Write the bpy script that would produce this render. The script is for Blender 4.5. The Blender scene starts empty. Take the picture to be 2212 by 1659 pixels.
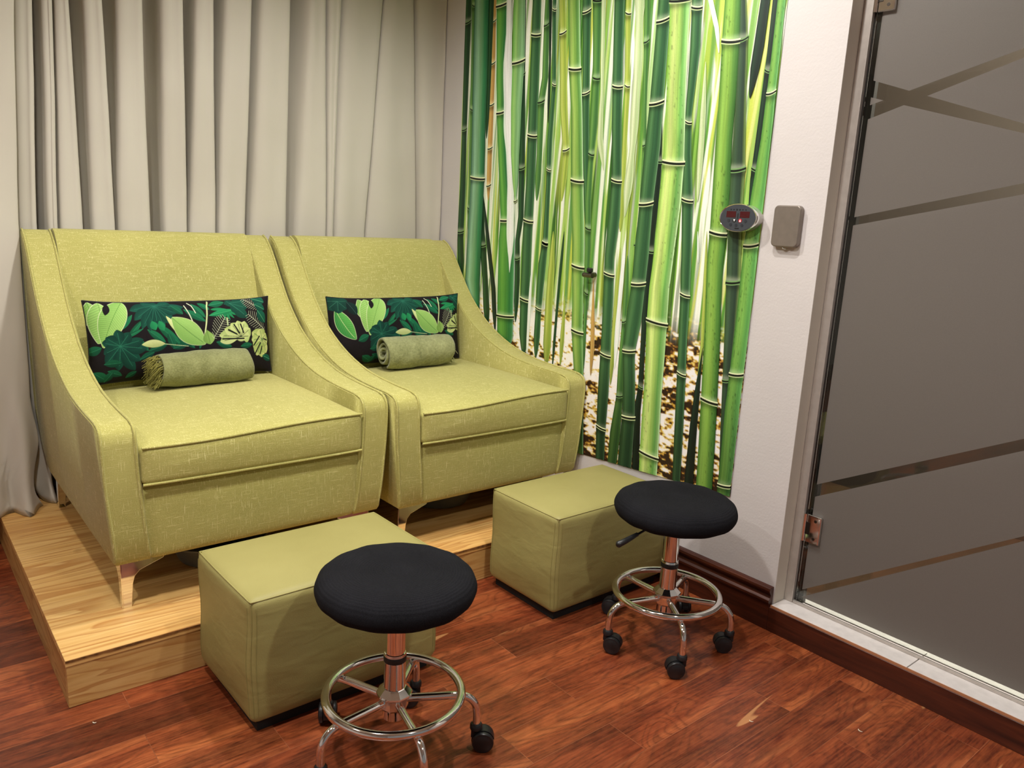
import bpy, bmesh, math, random
import numpy as np
from mathutils import Vector, Matrix

scene = bpy.context.scene
COL = scene.collection
PI = math.pi
R = math.radians

# ------------------------------------------------------------------ camera
FPX, YAW, PITCH, ROLL, CAMH = 1692.0, 39.94, 12.06, 3.03, 1.30
cd = bpy.data.cameras.new('camera'); cam = bpy.data.objects.new('camera', cd); COL.objects.link(cam)
yw, pt, rl = R(YAW), R(PITCH), R(ROLL)
fw = Vector((math.sin(yw)*math.cos(pt), math.cos(yw)*math.cos(pt), -math.sin(pt)))
rt = Vector((math.cos(yw), -math.sin(yw), 0)); up = rt.cross(fw)
rt2 = rt*math.cos(rl)+up*math.sin(rl); up2 = up*math.cos(rl)-rt*math.sin(rl)
m = Matrix((rt2, up2, -fw)).transposed().to_4x4(); m.translation = (0, 0, CAMH)
cam.matrix_world = m
cd.sensor_fit = 'HORIZONTAL'; cd.sensor_width = 36.0; cd.lens = 36.0*FPX/2212.0
cd.clip_start = 0.05; cd.clip_end = 50
scene.camera = cam

# ------------------------------------------------------------------ world, lamps, exposure
wd = bpy.data.worlds.new('world'); scene.world = wd; wd.use_nodes = True
wn = wd.node_tree.nodes; wn['Background'].inputs[0].default_value = (1.0, 0.97, 0.94, 1); wn['Background'].inputs[1].default_value = 0.08
scene.view_settings.view_transform = 'Standard'; scene.view_settings.look = 'None'
scene.view_settings.gamma = 1.0; scene.view_settings.exposure = 1.18
scene.view_settings.use_curve_mapping = False
CEIL = 2.62
LAMPS = [  # x, y, watts, radius, cone
    (0.12, 1.25, 68, 0.07, 150),
    (1.45, 1.36, 38, 0.045, 155),
    (0.95, -0.45, 44, 0.05, 150),
    (1.15, 2.10, 42, 0.045, 160),
    (-0.75, 1.90, 34, 0.05, 150),
]
for x, y, w, r, cone in LAMPS:
    ld = bpy.data.lights.new('downlight_bulb', 'SPOT'); ld.energy = w; ld.shadow_soft_size = r
    ld.spot_size = R(cone); ld.spot_blend = 0.5; ld.color = (1.0, 0.965, 0.925)
    lo = bpy.data.objects.new('downlight_bulb', ld); COL.objects.link(lo); lo.location = (x, y, CEIL-0.012)

# ------------------------------------------------------------------ helpers
def srgb(r, g, b, a=1.0):
    f = lambda c: (c/255/12.92) if c/255 <= 0.04045 else ((c/255+0.055)/1.055)**2.4
    return (f(r), f(g), f(b), a)

def tag(o, label=None, cat=None, group=None, kind=None):
    if label: o['label'] = label
    if cat: o['category'] = cat
    if group: o['group'] = group
    if kind: o['kind'] = kind
    return o

def empty(name, loc=(0, 0, 0), rz=0.0):
    o = bpy.data.objects.new(name, None); COL.objects.link(o)
    o.location = loc; o.rotation_euler = (0, 0, rz); o.empty_display_size = 0.05
    return o

def link(name, me, mat, parent=None, smooth=True):
    if mat is not None and not me.materials: me.materials.append(mat)
    if smooth:
        for p in me.polygons: p.use_smooth = True
    o = bpy.data.objects.new(name, me); COL.objects.link(o)
    if parent: o.parent = parent
    return o

def from_bm(name, bm, mat, parent=None, smooth=False, sharp=35):
    bmesh.ops.recalc_face_normals(bm, faces=bm.faces)
    me = bpy.data.meshes.new(name); bm.to_mesh(me); bm.free()
    o = link(name, me, mat, parent, smooth)
    if smooth and sharp:
        me.set_sharp_from_angle(angle=R(sharp))
    return o

def bevel(o, w=0.003, seg=3, ang=40):
    md = o.modifiers.new('bevel', 'BEVEL'); md.width = w; md.segments = seg; md.limit_method = 'ANGLE'; md.angle_limit = R(ang)
    md.harden_normals = False
    return o

def box(bm, x0, x1, y0, y1, z0, z1):
    v = [bm.verts.new(p) for p in ((x0,y0,z0),(x1,y0,z0),(x1,y1,z0),(x0,y1,z0),(x0,y0,z1),(x1,y0,z1),(x1,y1,z1),(x0,y1,z1))]
    for f in ((0,3,2,1),(4,5,6,7),(0,1,5,4),(1,2,6,5),(2,3,7,6),(3,0,4,7)): bm.faces.new([v[i] for i in f])
    return v

def prism(bm, poly, axis, a, b, n=1):
    """extrude a closed 2D polygon along axis ('x','y','z') from a to b"""
    def P(p, t):
        if axis == 'x': return (t, p[0], p[1])
        if axis == 'y': return (p[0], t, p[1])
        return (p[0], p[1], t)
    rings = [[bm.verts.new(P(p, a+(b-a)*i/n)) for p in poly] for i in range(n+1)]
    N = len(poly)
    for i in range(n):
        for k in range(N): bm.faces.new((rings[i][k], rings[i][(k+1) % N], rings[i+1][(k+1) % N], rings[i+1][k]))
    bm.faces.new(rings[0]); bm.faces.new(list(reversed(rings[-1])))
    return rings

def lathe(bm, prof, cx=0, cy=0, n=48, cap=True):
    rings = []
    for r, z in prof:
        rings.append([bm.verts.new((cx+r*math.cos(2*PI*k/n), cy+r*math.sin(2*PI*k/n), z)) for k in range(n)])
    for a, b in zip(rings[:-1], rings[1:]):
        for k in range(n): bm.faces.new((a[k], a[(k+1) % n], b[(k+1) % n], b[k]))
    if cap:
        bm.faces.new(list(reversed(rings[0]))); bm.faces.new(rings[-1])

def tube(bm, pts, r, n=10, closed=False, cap=True):
    pts = [Vector(p) for p in pts]; N = len(pts)
    rr = r if hasattr(r, '__len__') else [r]*N
    rings = []; prevn = None
    for i, p in enumerate(pts):
        if closed: t = (pts[(i+1) % N]-pts[i-1]).normalized()
        elif i == 0: t = (pts[1]-p).normalized()
        elif i == N-1: t = (p-pts[-2]).normalized()
        else: t = (pts[i+1]-pts[i-1]).normalized()
        if prevn is None:
            a = Vector((0, 0, 1)) if abs(t.z) < 0.9 else Vector((1, 0, 0))
            nn = (a-t*a.dot(t)).normalized()
        else: nn = (prevn-t*prevn.dot(t)).normalized()
        prevn = nn; bb = t.cross(nn)
        rings.append([bm.verts.new(p+(nn*math.cos(2*PI*k/n)+bb*math.sin(2*PI*k/n))*rr[i]) for k in range(n)])
    for i in range(N if closed else N-1):
        a, b = rings[i], rings[(i+1) % N]
        off = 0
        if closed and i == N-1:
            best = min(range(n), key=lambda s: (a[0].co-b[s].co).length); off = best
        for k in range(n): bm.faces.new((a[k], a[(k+1) % n], b[(k+1+off) % n], b[(k+off) % n]))
    if cap and not closed:
        bm.faces.new(list(reversed(rings[0]))); bm.faces.new(rings[-1])

def catmull(pts, k=6):
    pts = [Vector(p) for p in pts]; out = []
    for i in range(len(pts)-1):
        p0 = pts[max(i-1, 0)]; p1 = pts[i]; p2 = pts[i+1]; p3 = pts[min(i+2, len(pts)-1)]
        for j in range(k):
            t = j/k
            out.append(0.5*((2*p1)+(p2-p0)*t+(2*p0-5*p1+4*p2-p3)*t*t+(3*p1-p0-3*p2+p3)*t**3))
    out.append(pts[-1]); return out

def soft_box(bm, sx, sy, sz, r, n=14, fn=None, off=(0, 0, 0)):
    """rounded box of half sizes sx,sy,sz, radius r, then fn(x,y,z)->(x,y,z)"""
    g = []
    for i in range(n+1):
        t = i/n*2-1; s = math.copysign(1-(1-abs(t))**1.7, t); g.append(s)
    vm = {}
    def V(a, b, c):
        key = (round(a, 5), round(b, 5), round(c, 5))
        if key not in vm:
            p = Vector((a*sx, b*sy, c*sz))
            q = Vector((max(-(sx-r), min(sx-r, p.x)), max(-(sy-r), min(sy-r, p.y)), max(-(sz-r), min(sz-r, p.z))))
            d = p-q
            if d.length > 1e-9: p = q+d.normalized()*r if (abs(d.x) > 1e-9)+(abs(d.y) > 1e-9)+(abs(d.z) > 1e-9) > 1 else p
            co = fn(p.x, p.y, p.z) if fn else p
            vm[key] = bm.verts.new((co[0]+off[0], co[1]+off[1], co[2]+off[2]))
        return vm[key]
    for i in range(n):
        for j in range(n):
            a, b, c, d = g[i], g[i+1], g[j], g[j+1]
            for s in (-1, 1):
                for q in (((s, a, c), (s, b, c), (s, b, d), (s, a, d)), ((a, s, c), (b, s, c), (b, s, d), (a, s, d)), ((a, c, s), (b, c, s), (b, d, s), (a, d, s))):
                    vs = [V(*w) for w in q]
                    try: bm.faces.new(vs)
                    except ValueError: pass

def np_mesh(name, V, F, mat, parent=None, col=None, smooth=False):
    """V (n,3), F (m,4) quads, col (n,3) linear colours"""
    me = bpy.data.meshes.new(name)
    V = np.asarray(V, np.float32); F = np.asarray(F, np.int32)
    me.vertices.add(len(V)); me.vertices.foreach_set('co', V.ravel())
    me.loops.add(F.size); me.loops.foreach_set('vertex_index', F.ravel())
    me.polygons.add(len(F)); me.polygons.foreach_set('loop_start', np.arange(0, F.size, 4, dtype=np.int32))
    me.polygons.foreach_set('loop_total', np.full(len(F), 4, np.int32))
    me.update(calc_edges=True); me.validate()
    if col is not None:
        at = me.color_attributes.new('print', 'FLOAT_COLOR', 'POINT')
        c4 = np.ones((len(V), 4), np.float32); c4[:, :3] = col; at.data.foreach_set('color', c4.ravel())
    return link(name, me, mat, parent, smooth)

def grid_faces(n, m, o=0):
    i, j = np.meshgrid(np.arange(n-1), np.arange(m-1), indexing='ij'); a = (i*m+j).ravel()+o
    return np.stack([a, a+m, a+m+1, a+1], 1)

def lin(c):
    c = np.clip(np.asarray(c, float)/255.0, 0, 1)
    return np.where(c <= 0.04045, c/12.92, ((c+0.055)/1.055)**2.4)

# value noise for the printed pictures
_rng = np.random.RandomState(7); _T = _rng.rand(256, 256)
def vnoise(x, y):
    x = np.asarray(x, float); y = np.asarray(y, float)
    xi = np.floor(x).astype(int); yi = np.floor(y).astype(int); fx = x-xi; fy = y-yi
    fx = fx*fx*(3-2*fx); fy = fy*fy*(3-2*fy)
    T = lambda a, b: _T[a % 256, b % 256]
    return (T(xi, yi)*(1-fx)+T(xi+1, yi)*fx)*(1-fy)+(T(xi, yi+1)*(1-fx)+T(xi+1, yi+1)*fx)*fy
def fnoise(x, y, o=3):
    s = 0; a = 1; t = 0
    for k in range(o): s = s+a*vnoise(x*2**k+17*k, y*2**k+31*k); t += a; a *= 0.5
    return s/t
def sstep(a, b, x):
    t = np.clip((x-a)/(b-a), 0, 1); return t*t*(3-2*t)

# ------------------------------------------------------------------ materials
MATS = {}
class NT:
    def __init__(s, name):
        s.m = bpy.data.materials.new(name); s.m.use_nodes = True; s.t = s.m.node_tree; s.n = s.t.nodes; s.l = s.t.links
        s.b = s.n['Principled BSDF']; s.out = s.n['Material Output']
    def N(s, typ, **kw):
        nd = s.n.new(typ)
        for k, v in kw.items():
            if k.startswith('i_'):
                key = k[2:]; key = int(key) if key.isdigit() else key.replace('_', ' ')
                nd.inputs[key].default_value = v
            else: setattr(nd, k, v)
        return nd
    def L(s, a, b): s.l.new(a, b)
    def co(s, scale=(1, 1, 1), rot=(0, 0, 0), kind='Object', loc=(0, 0, 0)):
        tc = s.N('ShaderNodeTexCoord'); mp = s.N('ShaderNodeMapping')
        mp.inputs['Scale'].default_value = scale; mp.inputs['Rotation'].default_value = rot; mp.inputs['Location'].default_value = loc
        s.L(tc.outputs[kind], mp.inputs[0]); return mp.outputs[0]
    def noise(s, vec, scale=5, detail=3, rough=0.5, dist=0.0):
        nd = s.N('ShaderNodeTexNoise'); nd.inputs['Scale'].default_value = scale; nd.inputs['Detail'].default_value = detail
        nd.inputs['Roughness'].default_value = rough; nd.inputs['Distortion'].default_value = dist
        s.L(vec, nd.inputs['Vector']); return nd.outputs['Fac']
    def ramp(s, fac, stops, interp='LINEAR'):
        r = s.N('ShaderNodeValToRGB'); r.color_ramp.interpolation = interp
        e = r.color_ramp.elements
        while len(e) < len(stops): e.new(0.5)
        for k, (p, c) in enumerate(stops): e[k].position = p; e[k].color = c
        s.L(fac, r.inputs[0]); return r.outputs[0]
    def mix(s, fac, a, b, mode='MIX'):
        x = s.N('ShaderNodeMix', data_type='RGBA', blend_type=mode)
        for val, idx in ((fac, 0), (a, 6), (b, 7)):
            if hasattr(val, 'is_linked'): s.L(val, x.inputs[idx])
            elif idx == 0: x.inputs[0].default_value = val
            else: x.inputs[idx].default_value = val
        return x.outputs[2]
    def math(s, op, a, b=0.0, c=0.0, clamp=False):
        x = s.N('ShaderNodeMath', operation=op, use_clamp=clamp)
        for k, v in enumerate((a, b, c)):
            if hasattr(v, 'is_linked'): s.L(v, x.inputs[k])
            else: x.inputs[k].default_value = v
        return x.outputs[0]
    def bump(s, h, strength=0.3, dist=0.002):
        b = s.N('ShaderNodeBump'); b.inputs['Strength'].default_value = strength; b.inputs['Distance'].default_value = dist
        s.L(h, b.inputs['Height']); s.L(b.outputs[0], s.b.inputs['Normal']); return b
    def set(s, **kw):
        for k, v in kw.items():
            key = {'base': 'Base Color', 'rough': 'Roughness', 'metal': 'Metallic', 'spec': 'Specular IOR Level', 'sheen': 'Sheen Weight', 'coat': 'Coat Weight', 'coatr': 'Coat Roughness'}[k]
            if hasattr(v, 'is_linked'): s.L(v, s.b.inputs[key])
            else: s.b.inputs[key].default_value = v
        return s

def plain(name, col, rough=0.5, metal=0.0, spec=0.5, noise=0.06, scale=40):
    t = NT(name); c = t.co()
    n = t.noise(c, scale, 3)
    a = tuple(x*(1-noise) for x in col[:3])+(1,); b = tuple(min(1, x*(1+noise)) for x in col[:3])+(1,)
    t.set(base=t.ramp(n, [(0.3, a), (0.7, b)]), rough=rough, metal=metal, spec=spec)
    MATS[name] = t.m; return t.m

def linen():
    t = NT('linen_fabric')
    base = srgb(190, 184, 112)
    cw = t.co((1, 1, 1))
    big = t.noise(cw, 3.0, 3)
    # vertical slubs: long in z / y, short in x ; horizontal slubs long in x
    v = t.noise(t.co((400, 180, 26)), 1.0, 1, 0.5); v2 = t.noise(t.co((400, 24, 400)), 1.0, 1, 0.5)
    h = t.noise(t.co((22, 360, 380)), 1.0, 1, 0.5)
    fine = t.noise(t.co((700, 700, 700)), 1.0, 1)
    vm = t.ramp(v, [(0.645, (0, 0, 0, 1)), (0.71, (1, 1, 1, 1))]); hm = t.ramp(h, [(0.63, (0, 0, 0, 1)), (0.71, (1, 1, 1, 1))])
    c1 = t.ramp(big, [(0.3, srgb(168, 162, 90)), (0.7, srgb(181, 174, 101))])
    c2 = t.mix(t.math('MULTIPLY', vm, 0.6), c1, srgb(238, 232, 170))
    c3 = t.mix(t.math('MULTIPLY', hm, 0.5), c2, srgb(232, 226, 160))
    vm2 = t.ramp(v2, [(0.645, (0, 0, 0, 1)), (0.68, (1, 1, 1, 1))]); c3 = t.mix(t.math('MULTIPLY', vm2, 0.4), c3, srgb(232, 226, 160))
    dk = t.ramp(h, [(0.30, (1, 1, 1, 1)), (0.42, (0, 0, 0, 1))])
    c4 = t.mix(t.math('MULTIPLY', dk, 0.28), c3, srgb(156, 148, 74))
    c5 = t.mix(0.25, c4, t.ramp(fine, [(0.35, srgb(150, 144, 76)), (0.65, srgb(222, 216, 140))]))
    t.set(base=c5, rough=0.92, spec=0.15, sheen=0.15)
    t.bump(t.math('ADD', t.math('ADD', v, h), fine), 0.25, 0.0015)
    return t.m

def leatherette():
    t = NT('olive_leatherette'); c = t.co()
    n = t.noise(c, 4, 3); f = t.noise(c, 420, 2)
    col = t.ramp(n, [(0.3, srgb(156, 148, 90)), (0.7, srgb(165, 157, 98))])
    w = t.noise(t.co((9, 9, 22)), 1.0, 2, 0.5, 0.4)
    t.set(base=col, rough=0.50, spec=0.32)
    t.bump(t.math('ADD', t.math('MULTIPLY', f, 0.15), t.math('MULTIPLY', w, 1.2)), 0.35, 0.006)
    return t.m

def chrome():
    t = NT('chrome'); n = t.noise(t.co(), 60, 2)
    t.set(base=(0.86, 0.85, 0.83, 1), metal=1.0, rough=t.math('MULTIPLY_ADD', n, 0.05, 0.05))
    return t.m

def knit():
    t = NT('black_knit')
    tc = t.N('ShaderNodeTexCoord')
    w = t.N('ShaderNodeTexWave', wave_type='RINGS', rings_direction='Z'); w.inputs['Scale'].default_value = 48; w.inputs['Distortion'].default_value = 1.2
    w.inputs['Detail'].default_value = 2; w.inputs['Detail Scale'].default_value = 30
    t.L(tc.outputs['Object'], w.inputs['Vector'])
    f = t.noise(t.co((420, 420, 420)), 1, 2)
    b = t.noise(t.co(), 9, 3)
    t.set(base=t.mix(0.5, t.ramp(b, [(0.3, srgb(20, 20, 23)), (0.75, srgb(33, 33, 37))]), t.ramp(f, [(0.3, srgb(10, 10, 12)), (0.7, srgb(34, 34, 38))])), rough=0.95, spec=0.12)
    t.bump(t.math('ADD', w.outputs['Fac'], t.math('MULTIPLY', f, 0.7)), 0.45, 0.0015)
    return t.m

def floor_wood():
    t = NT('jatoba_floor')
    tc = t.N('ShaderNodeTexCoord'); mp = t.N('ShaderNodeMapping'); t.L(tc.outputs['Object'], mp.inputs[0])
    mp.inputs['Location'].default_value = (0.02, 0.065, 0)
    br = t.N('ShaderNodeTexBrick', offset=0.37, offset_frequency=2, squash=1.0)
    br.inputs['Color1'].default_value = (0, 0, 0, 1); br.inputs['Color2'].default_value = (1, 1, 1, 1); br.inputs['Mortar'].default_value = (0.5, 0.5, 0.5, 1)
    br.inputs['Scale'].default_value = 1.0; br.inputs['Mortar Size'].default_value = 0.0007; br.inputs['Mortar Smooth'].default_value = 0.3
    br.inputs['Brick Width'].default_value = 0.72; br.inputs['Row Height'].default_value = 0.1285; br.inputs['Bias'].default_value = 0.0
    t.L(mp.outputs[0], br.inputs['Vector'])
    idv = br.outputs['Color']
    # per-plank offset of the grain
    sc = t.N('ShaderNodeVectorMath', operation='SCALE'); t.L(idv, sc.inputs[0]); sc.inputs['Scale'].default_value = 13.0
    ad = t.N('ShaderNodeVectorMath', operation='ADD'); t.L(mp.outputs[0], ad.inputs[0]); t.L(sc.outputs[0], ad.inputs[1])
    m1 = t.N('ShaderNodeMapping'); m1.inputs['Scale'].default_value = (1.5, 8.5, 1); t.L(ad.outputs[0], m1.inputs[0])
    g1 = t.noise(m1.outputs[0], 1.0, 4, 0.55, 1.2)
    m2 = t.N('ShaderNodeMapping'); m2.inputs['Scale'].default_value = (6, 170, 1); t.L(ad.outputs[0], m2.inputs[0])
    g2 = t.noise(m2.outputs[0], 1.0, 3, 0.65, 0.3)
    m3 = t.N('ShaderNodeMapping'); m3.inputs['Scale'].default_value = (30, 60, 1); t.L(ad.outputs[0], m3.inputs[0])
    g3 = t.noise(m3.outputs[0], 1.0, 4, 0.7)
    m4 = t.N('ShaderNodeMapping'); m4.inputs['Scale'].default_value = (2.4, 7.0, 1); t.L(ad.outputs[0], m4.inputs[0])
    rings = t.math('FRACT', t.math('MULTIPLY', t.noise(m4.outputs[0], 0.8, 2, 0.42, 1.1), 15.0))
    rr = t.ramp(rings, [(0.0, (1, 1, 1, 1)), (0.16, (0.25, 0.25, 0.25, 1)), (0.6, (0, 0, 0, 1)), (1.0, (1, 1, 1, 1))])
    base = t.ramp(g1, [(0.32, srgb(70, 28, 15)), (0.44, srgb(122, 54, 30)), (0.54, srgb(158, 80, 44)), (0.68, srgb(202, 122, 72))])
    base = t.mix(t.math('MULTIPLY', rr, 0.62), base, srgb(66, 27, 15))
    base = t.mix(0.26, base, t.ramp(g2, [(0.38, srgb(58, 22, 12)), (0.62, srgb(208, 122, 70))]))
    base = t.mix(0.22, base, t.ramp(g3, [(0.35, srgb(70, 30, 18)), (0.65, srgb(176, 104, 64))]))
    tint = t.ramp(idv, [(0.0, (0.55, 0.46, 0.46, 1)), (0.3, (1.05, 0.98, 0.92, 1)), (0.6, (0.80, 0.64, 0.62, 1)), (0.8, (1.0, 0.90, 0.80, 1)), (1.0, (1.22, 1.22, 1.12, 1))])
    base = t.mix(1.0, base, tint, 'MULTIPLY')
    base = t.mix(1.0, base, (0.86, 0.83, 0.84, 1), 'MULTIPLY')
    base = t.mix(t.math('MULTIPLY', br.outputs['Fac'], t.math('MULTIPLY', g1, 0.55)), base, srgb(186, 132, 96))
    # the odd sapwood streak and knot
    kn = t.noise(t.co((1.6, 3.2, 1)), 1.6, 2, 0.5, 0.6)
    km = t.ramp(kn, [(0.66, (0, 0, 0, 1)), (0.78, (1, 1, 1, 1))])
    base = t.mix(t.math('MULTIPLY', km, 0.55), base, srgb(56, 26, 16))
    sw = t.ramp(t.noise(t.co((0.9, 9, 1), loc=(3.1, 1.7, 0)), 1.5, 2, 0.5, 0.8), [(0.695, (0, 0, 0, 1)), (0.71, (1, 1, 1, 1))])
    base = t.mix(t.math('MULTIPLY', sw, 0.6), base, srgb(206, 150, 96))
    rg = t.math('MULTIPLY_ADD', g2, 0.16, 0.26)
    t.set(base=base, rough=rg, spec=0.45)
    t.bump(t.math('SUBTRACT', t.math('MULTIPLY', g2, 0.15), br.outputs['Fac']), 0.12, 0.001)
    return t.m

def pine(name, scl, light=1.0):
    t = NT(name)
    c = t.co(scl)
    n = t.noise(c, 1.0, 3, 0.5, 0.6)
    ring = t.math('FRACT', t.math('MULTIPLY', n, 11.0))
    r = t.ramp(ring, [(0.0, (0.0, 0.0, 0.0, 1)), (0.45, (0.05, 0.05, 0.05, 1)), (0.85, (0.8, 0.8, 0.8, 1)), (0.93, (1, 1, 1, 1)), (1.0, (0, 0, 0, 1))])
    f = t.noise(t.co(tuple(x*9 for x in scl)), 1.0, 3)
    b = t.ramp(f, [(0.3, srgb(216, 172, 104)), (0.7, srgb(236, 200, 134))])
    w = t.noise(t.co(tuple(x*0.35 for x in scl)), 1.0, 2)
    b = t.mix(t.ramp(w, [(0.4, (0, 0, 0, 1)), (0.65, (0.5, 0.5, 0.5, 1))]), b, srgb(222, 168, 92))
    b = t.mix(t.math('MULTIPLY', r, 0.62), b, srgb(176, 112, 52))
    k = t.noise(t.co((3.2, 3.2, 3.2), loc=(0.4, 0.1, 0)), 1.3, 1, 0.5, 0.5)
    km = t.ramp(k, [(0.74, (0, 0, 0, 1)), (0.80, (1, 1, 1, 1))])
    b = t.mix(t.math('MULTIPLY', km, 0.7), b, srgb(104, 62, 30))
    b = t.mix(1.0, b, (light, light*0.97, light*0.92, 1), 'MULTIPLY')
    t.set(base=b, rough=0.42, spec=0.4)
    t.bump(f, 0.08, 0.001)
    return t.m

def dark_wood():
    t = NT('dark_skirting_wood')
    n = t.noise(t.co((20, 4, 60)), 1.0, 4, 0.55, 0.5)
    t.set(base=t.ramp(n, [(0.3, srgb(50, 20, 10)), (0.6, srgb(78, 34, 18)), (0.8, srgb(96, 46, 24))]), rough=0.38, spec=0.45)
    t.bump(n, 0.08, 0.001); return t.m

def paint(name, col, rough=0.75, bs=0.25):
    t = NT(name); c = t.co()
    n = t.noise(c, 3, 4); f = t.noise(c, 130, 3, 0.6); g = t.noise(t.co((1, 1, 3)), 16, 2)
    a = tuple(x*0.95 for x in col[:3])+(1,)
    t.set(base=t.ramp(n, [(0.3, a), (0.7, col)]), rough=rough, spec=0.3)
    t.bump(t.math('ADD', f, t.math('MULTIPLY', g, 0.8)), bs, 0.002); return t.m

def curtain_mat():
    t = NT('sheer_lined_curtain'); c = t.co((300, 300, 300))
    n = t.noise(t.co(), 2.0, 2)
    f = t.noise(c, 1.0, 1)
    col = t.ramp(n, [(0.3, srgb(208, 201, 186)), (0.7, srgb(218, 212, 198))])
    t.set(base=col, rough=0.65, spec=0.25, sheen=0.3)
    t.bump(f, 0.08, 0.0008)
    tr = t.N('ShaderNodeBsdfTranslucent'); t.L(col, tr.inputs['Color'])
    mx = t.N('ShaderNodeMixShader'); mx.inputs[0].default_value = 0.16
    t.L(t.b.outputs[0], mx.inputs[1]); t.L(tr.outputs[0], mx.inputs[2]); t.L(mx.outputs[0], t.out.inputs['Surface'])
    return t.m

def print_mat(name, rough, spec=0.4, weave=0.0, gain=1.0):
    t = NT(name); a = t.N('ShaderNodeVertexColor'); a.layer_name = 'print'
    n = t.noise(t.co(), 260, 2)
    col = t.mix(0.10, a.outputs[0], t.mix(1.0, a.outputs[0], t.ramp(n, [(0.3, (0.5, 0.5, 0.5, 1)), (0.7, (1.2, 1.2, 1.2, 1))]), 'MULTIPLY'))
    t.set(base=col, rough=rough, spec=spec)
    if weave: t.bump(t.noise(t.co((900, 900, 900)), 1, 1), weave, 0.0006)
    return t.m

def towel(name, c1, c2, sc=(160, 160, 160)):
    t = NT(name); f = t.noise(t.co(sc), 1.0, 3, 0.7); n = t.noise(t.co(), 14, 3)
    col = t.mix(0.5, t.ramp(f, [(0.35, c1), (0.7, c2)]), t.ramp(n, [(0.3, c1), (0.7, c2)]))
    t.set(base=col, rough=0.97, spec=0.1, sheen=0.3); t.bump(f, 0.8, 0.004); return t.m

def glass_door_mat():
    t = NT('sandblasted_glass')
    tc = t.N('ShaderNodeTexCoord'); sp = t.N('ShaderNodeSeparateXYZ'); t.L(tc.outputs['Object'], sp.inputs[0])
    y, z = sp.outputs[1], sp.outputs[2]
    bands = [((0.3417, 1.3251), (0.2845, 1.3478)), ((-0.29, 2.0177), (-0.3299, 2.0268)), ((-0.229, 1.6262), (-0.2186, 1.5896)),
             ((-0.5365, 1.1561), (-0.5505, 1.1315)), ((-0.6841, 0.968), (-0.7041, 0.9657))]
    clear = None
    for (m1, c1), (m2, c2) in bands:
        top = t.math('MULTIPLY_ADD', y, m1, c1); bot = t.math('MULTIPLY_ADD', y, m2, c2)
        a = t.math('MULTIPLY', t.math('LESS_THAN', z, top), t.math('GREATER_THAN', z, bot))
        clear = a if clear is None else t.math('MAXIMUM', clear, a)
    # the film stops a few millimetres short of the pane's edge
    edge = t.math('MAXIMUM', t.math('GREATER_THAN', y, 1.204), t.math('LESS_THAN', z, 0.118))
    clear = t.math('MAXIMUM', clear, edge)
    clear = t.math('MAXIMUM', clear, t.math('GREATER_THAN', sp.outputs[0], 2.308))
    lw = t.N('ShaderNodeFresnel'); lw.inputs['IOR'].default_value = 1.5
    gl = t.N('ShaderNodeBsdfGlossy'); gl.inputs['Roughness'].default_value = 0.015; gl.inputs['Color'].default_value = (1, 1, 1, 1)
    tr = t.N('ShaderNodeBsdfTransparent'); tr.inputs['Color'].default_value = (0.86, 0.90, 0.87, 1)
    cg = t.N('ShaderNodeMixShader'); t.L(t.math('MULTIPLY', lw.outputs[0], 1.3, clamp=True), cg.inputs[0]); t.L(tr.outputs[0], cg.inputs[1]); t.L(gl.outputs[0], cg.inputs[2])
    n = t.noise(t.co(), 350, 2)
    t.set(base=t.ramp(n, [(0.3, srgb(130, 124, 118)), (0.7, srgb(137, 131, 125))]), rough=0.42, spec=0.5)
    tl = t.N('ShaderNodeBsdfTranslucent'); tl.inputs['Color'].default_value = srgb(170, 165, 158)
    fr = t.N('ShaderNodeMixShader'); fr.inputs[0].default_value = 0.5; t.L(t.b.outputs[0], fr.inputs[1]); t.L(tl.outputs[0], fr.inputs[2])
    mx = t.N('ShaderNodeMixShader'); t.L(clear, mx.inputs[0]); t.L(fr.outputs[0], mx.inputs[1]); t.L(cg.outputs[0], mx.inputs[2])
    t.L(mx.outputs[0], t.out.inputs['Surface'])
    return t.m

def emit(name, col, s):
    t = NT(name); t.b.inputs['Base Color'].default_value = col
    t.b.inputs['Emission Color'].default_value = col; t.b.inputs['Emission Strength'].default_value = s; return t.m

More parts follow.
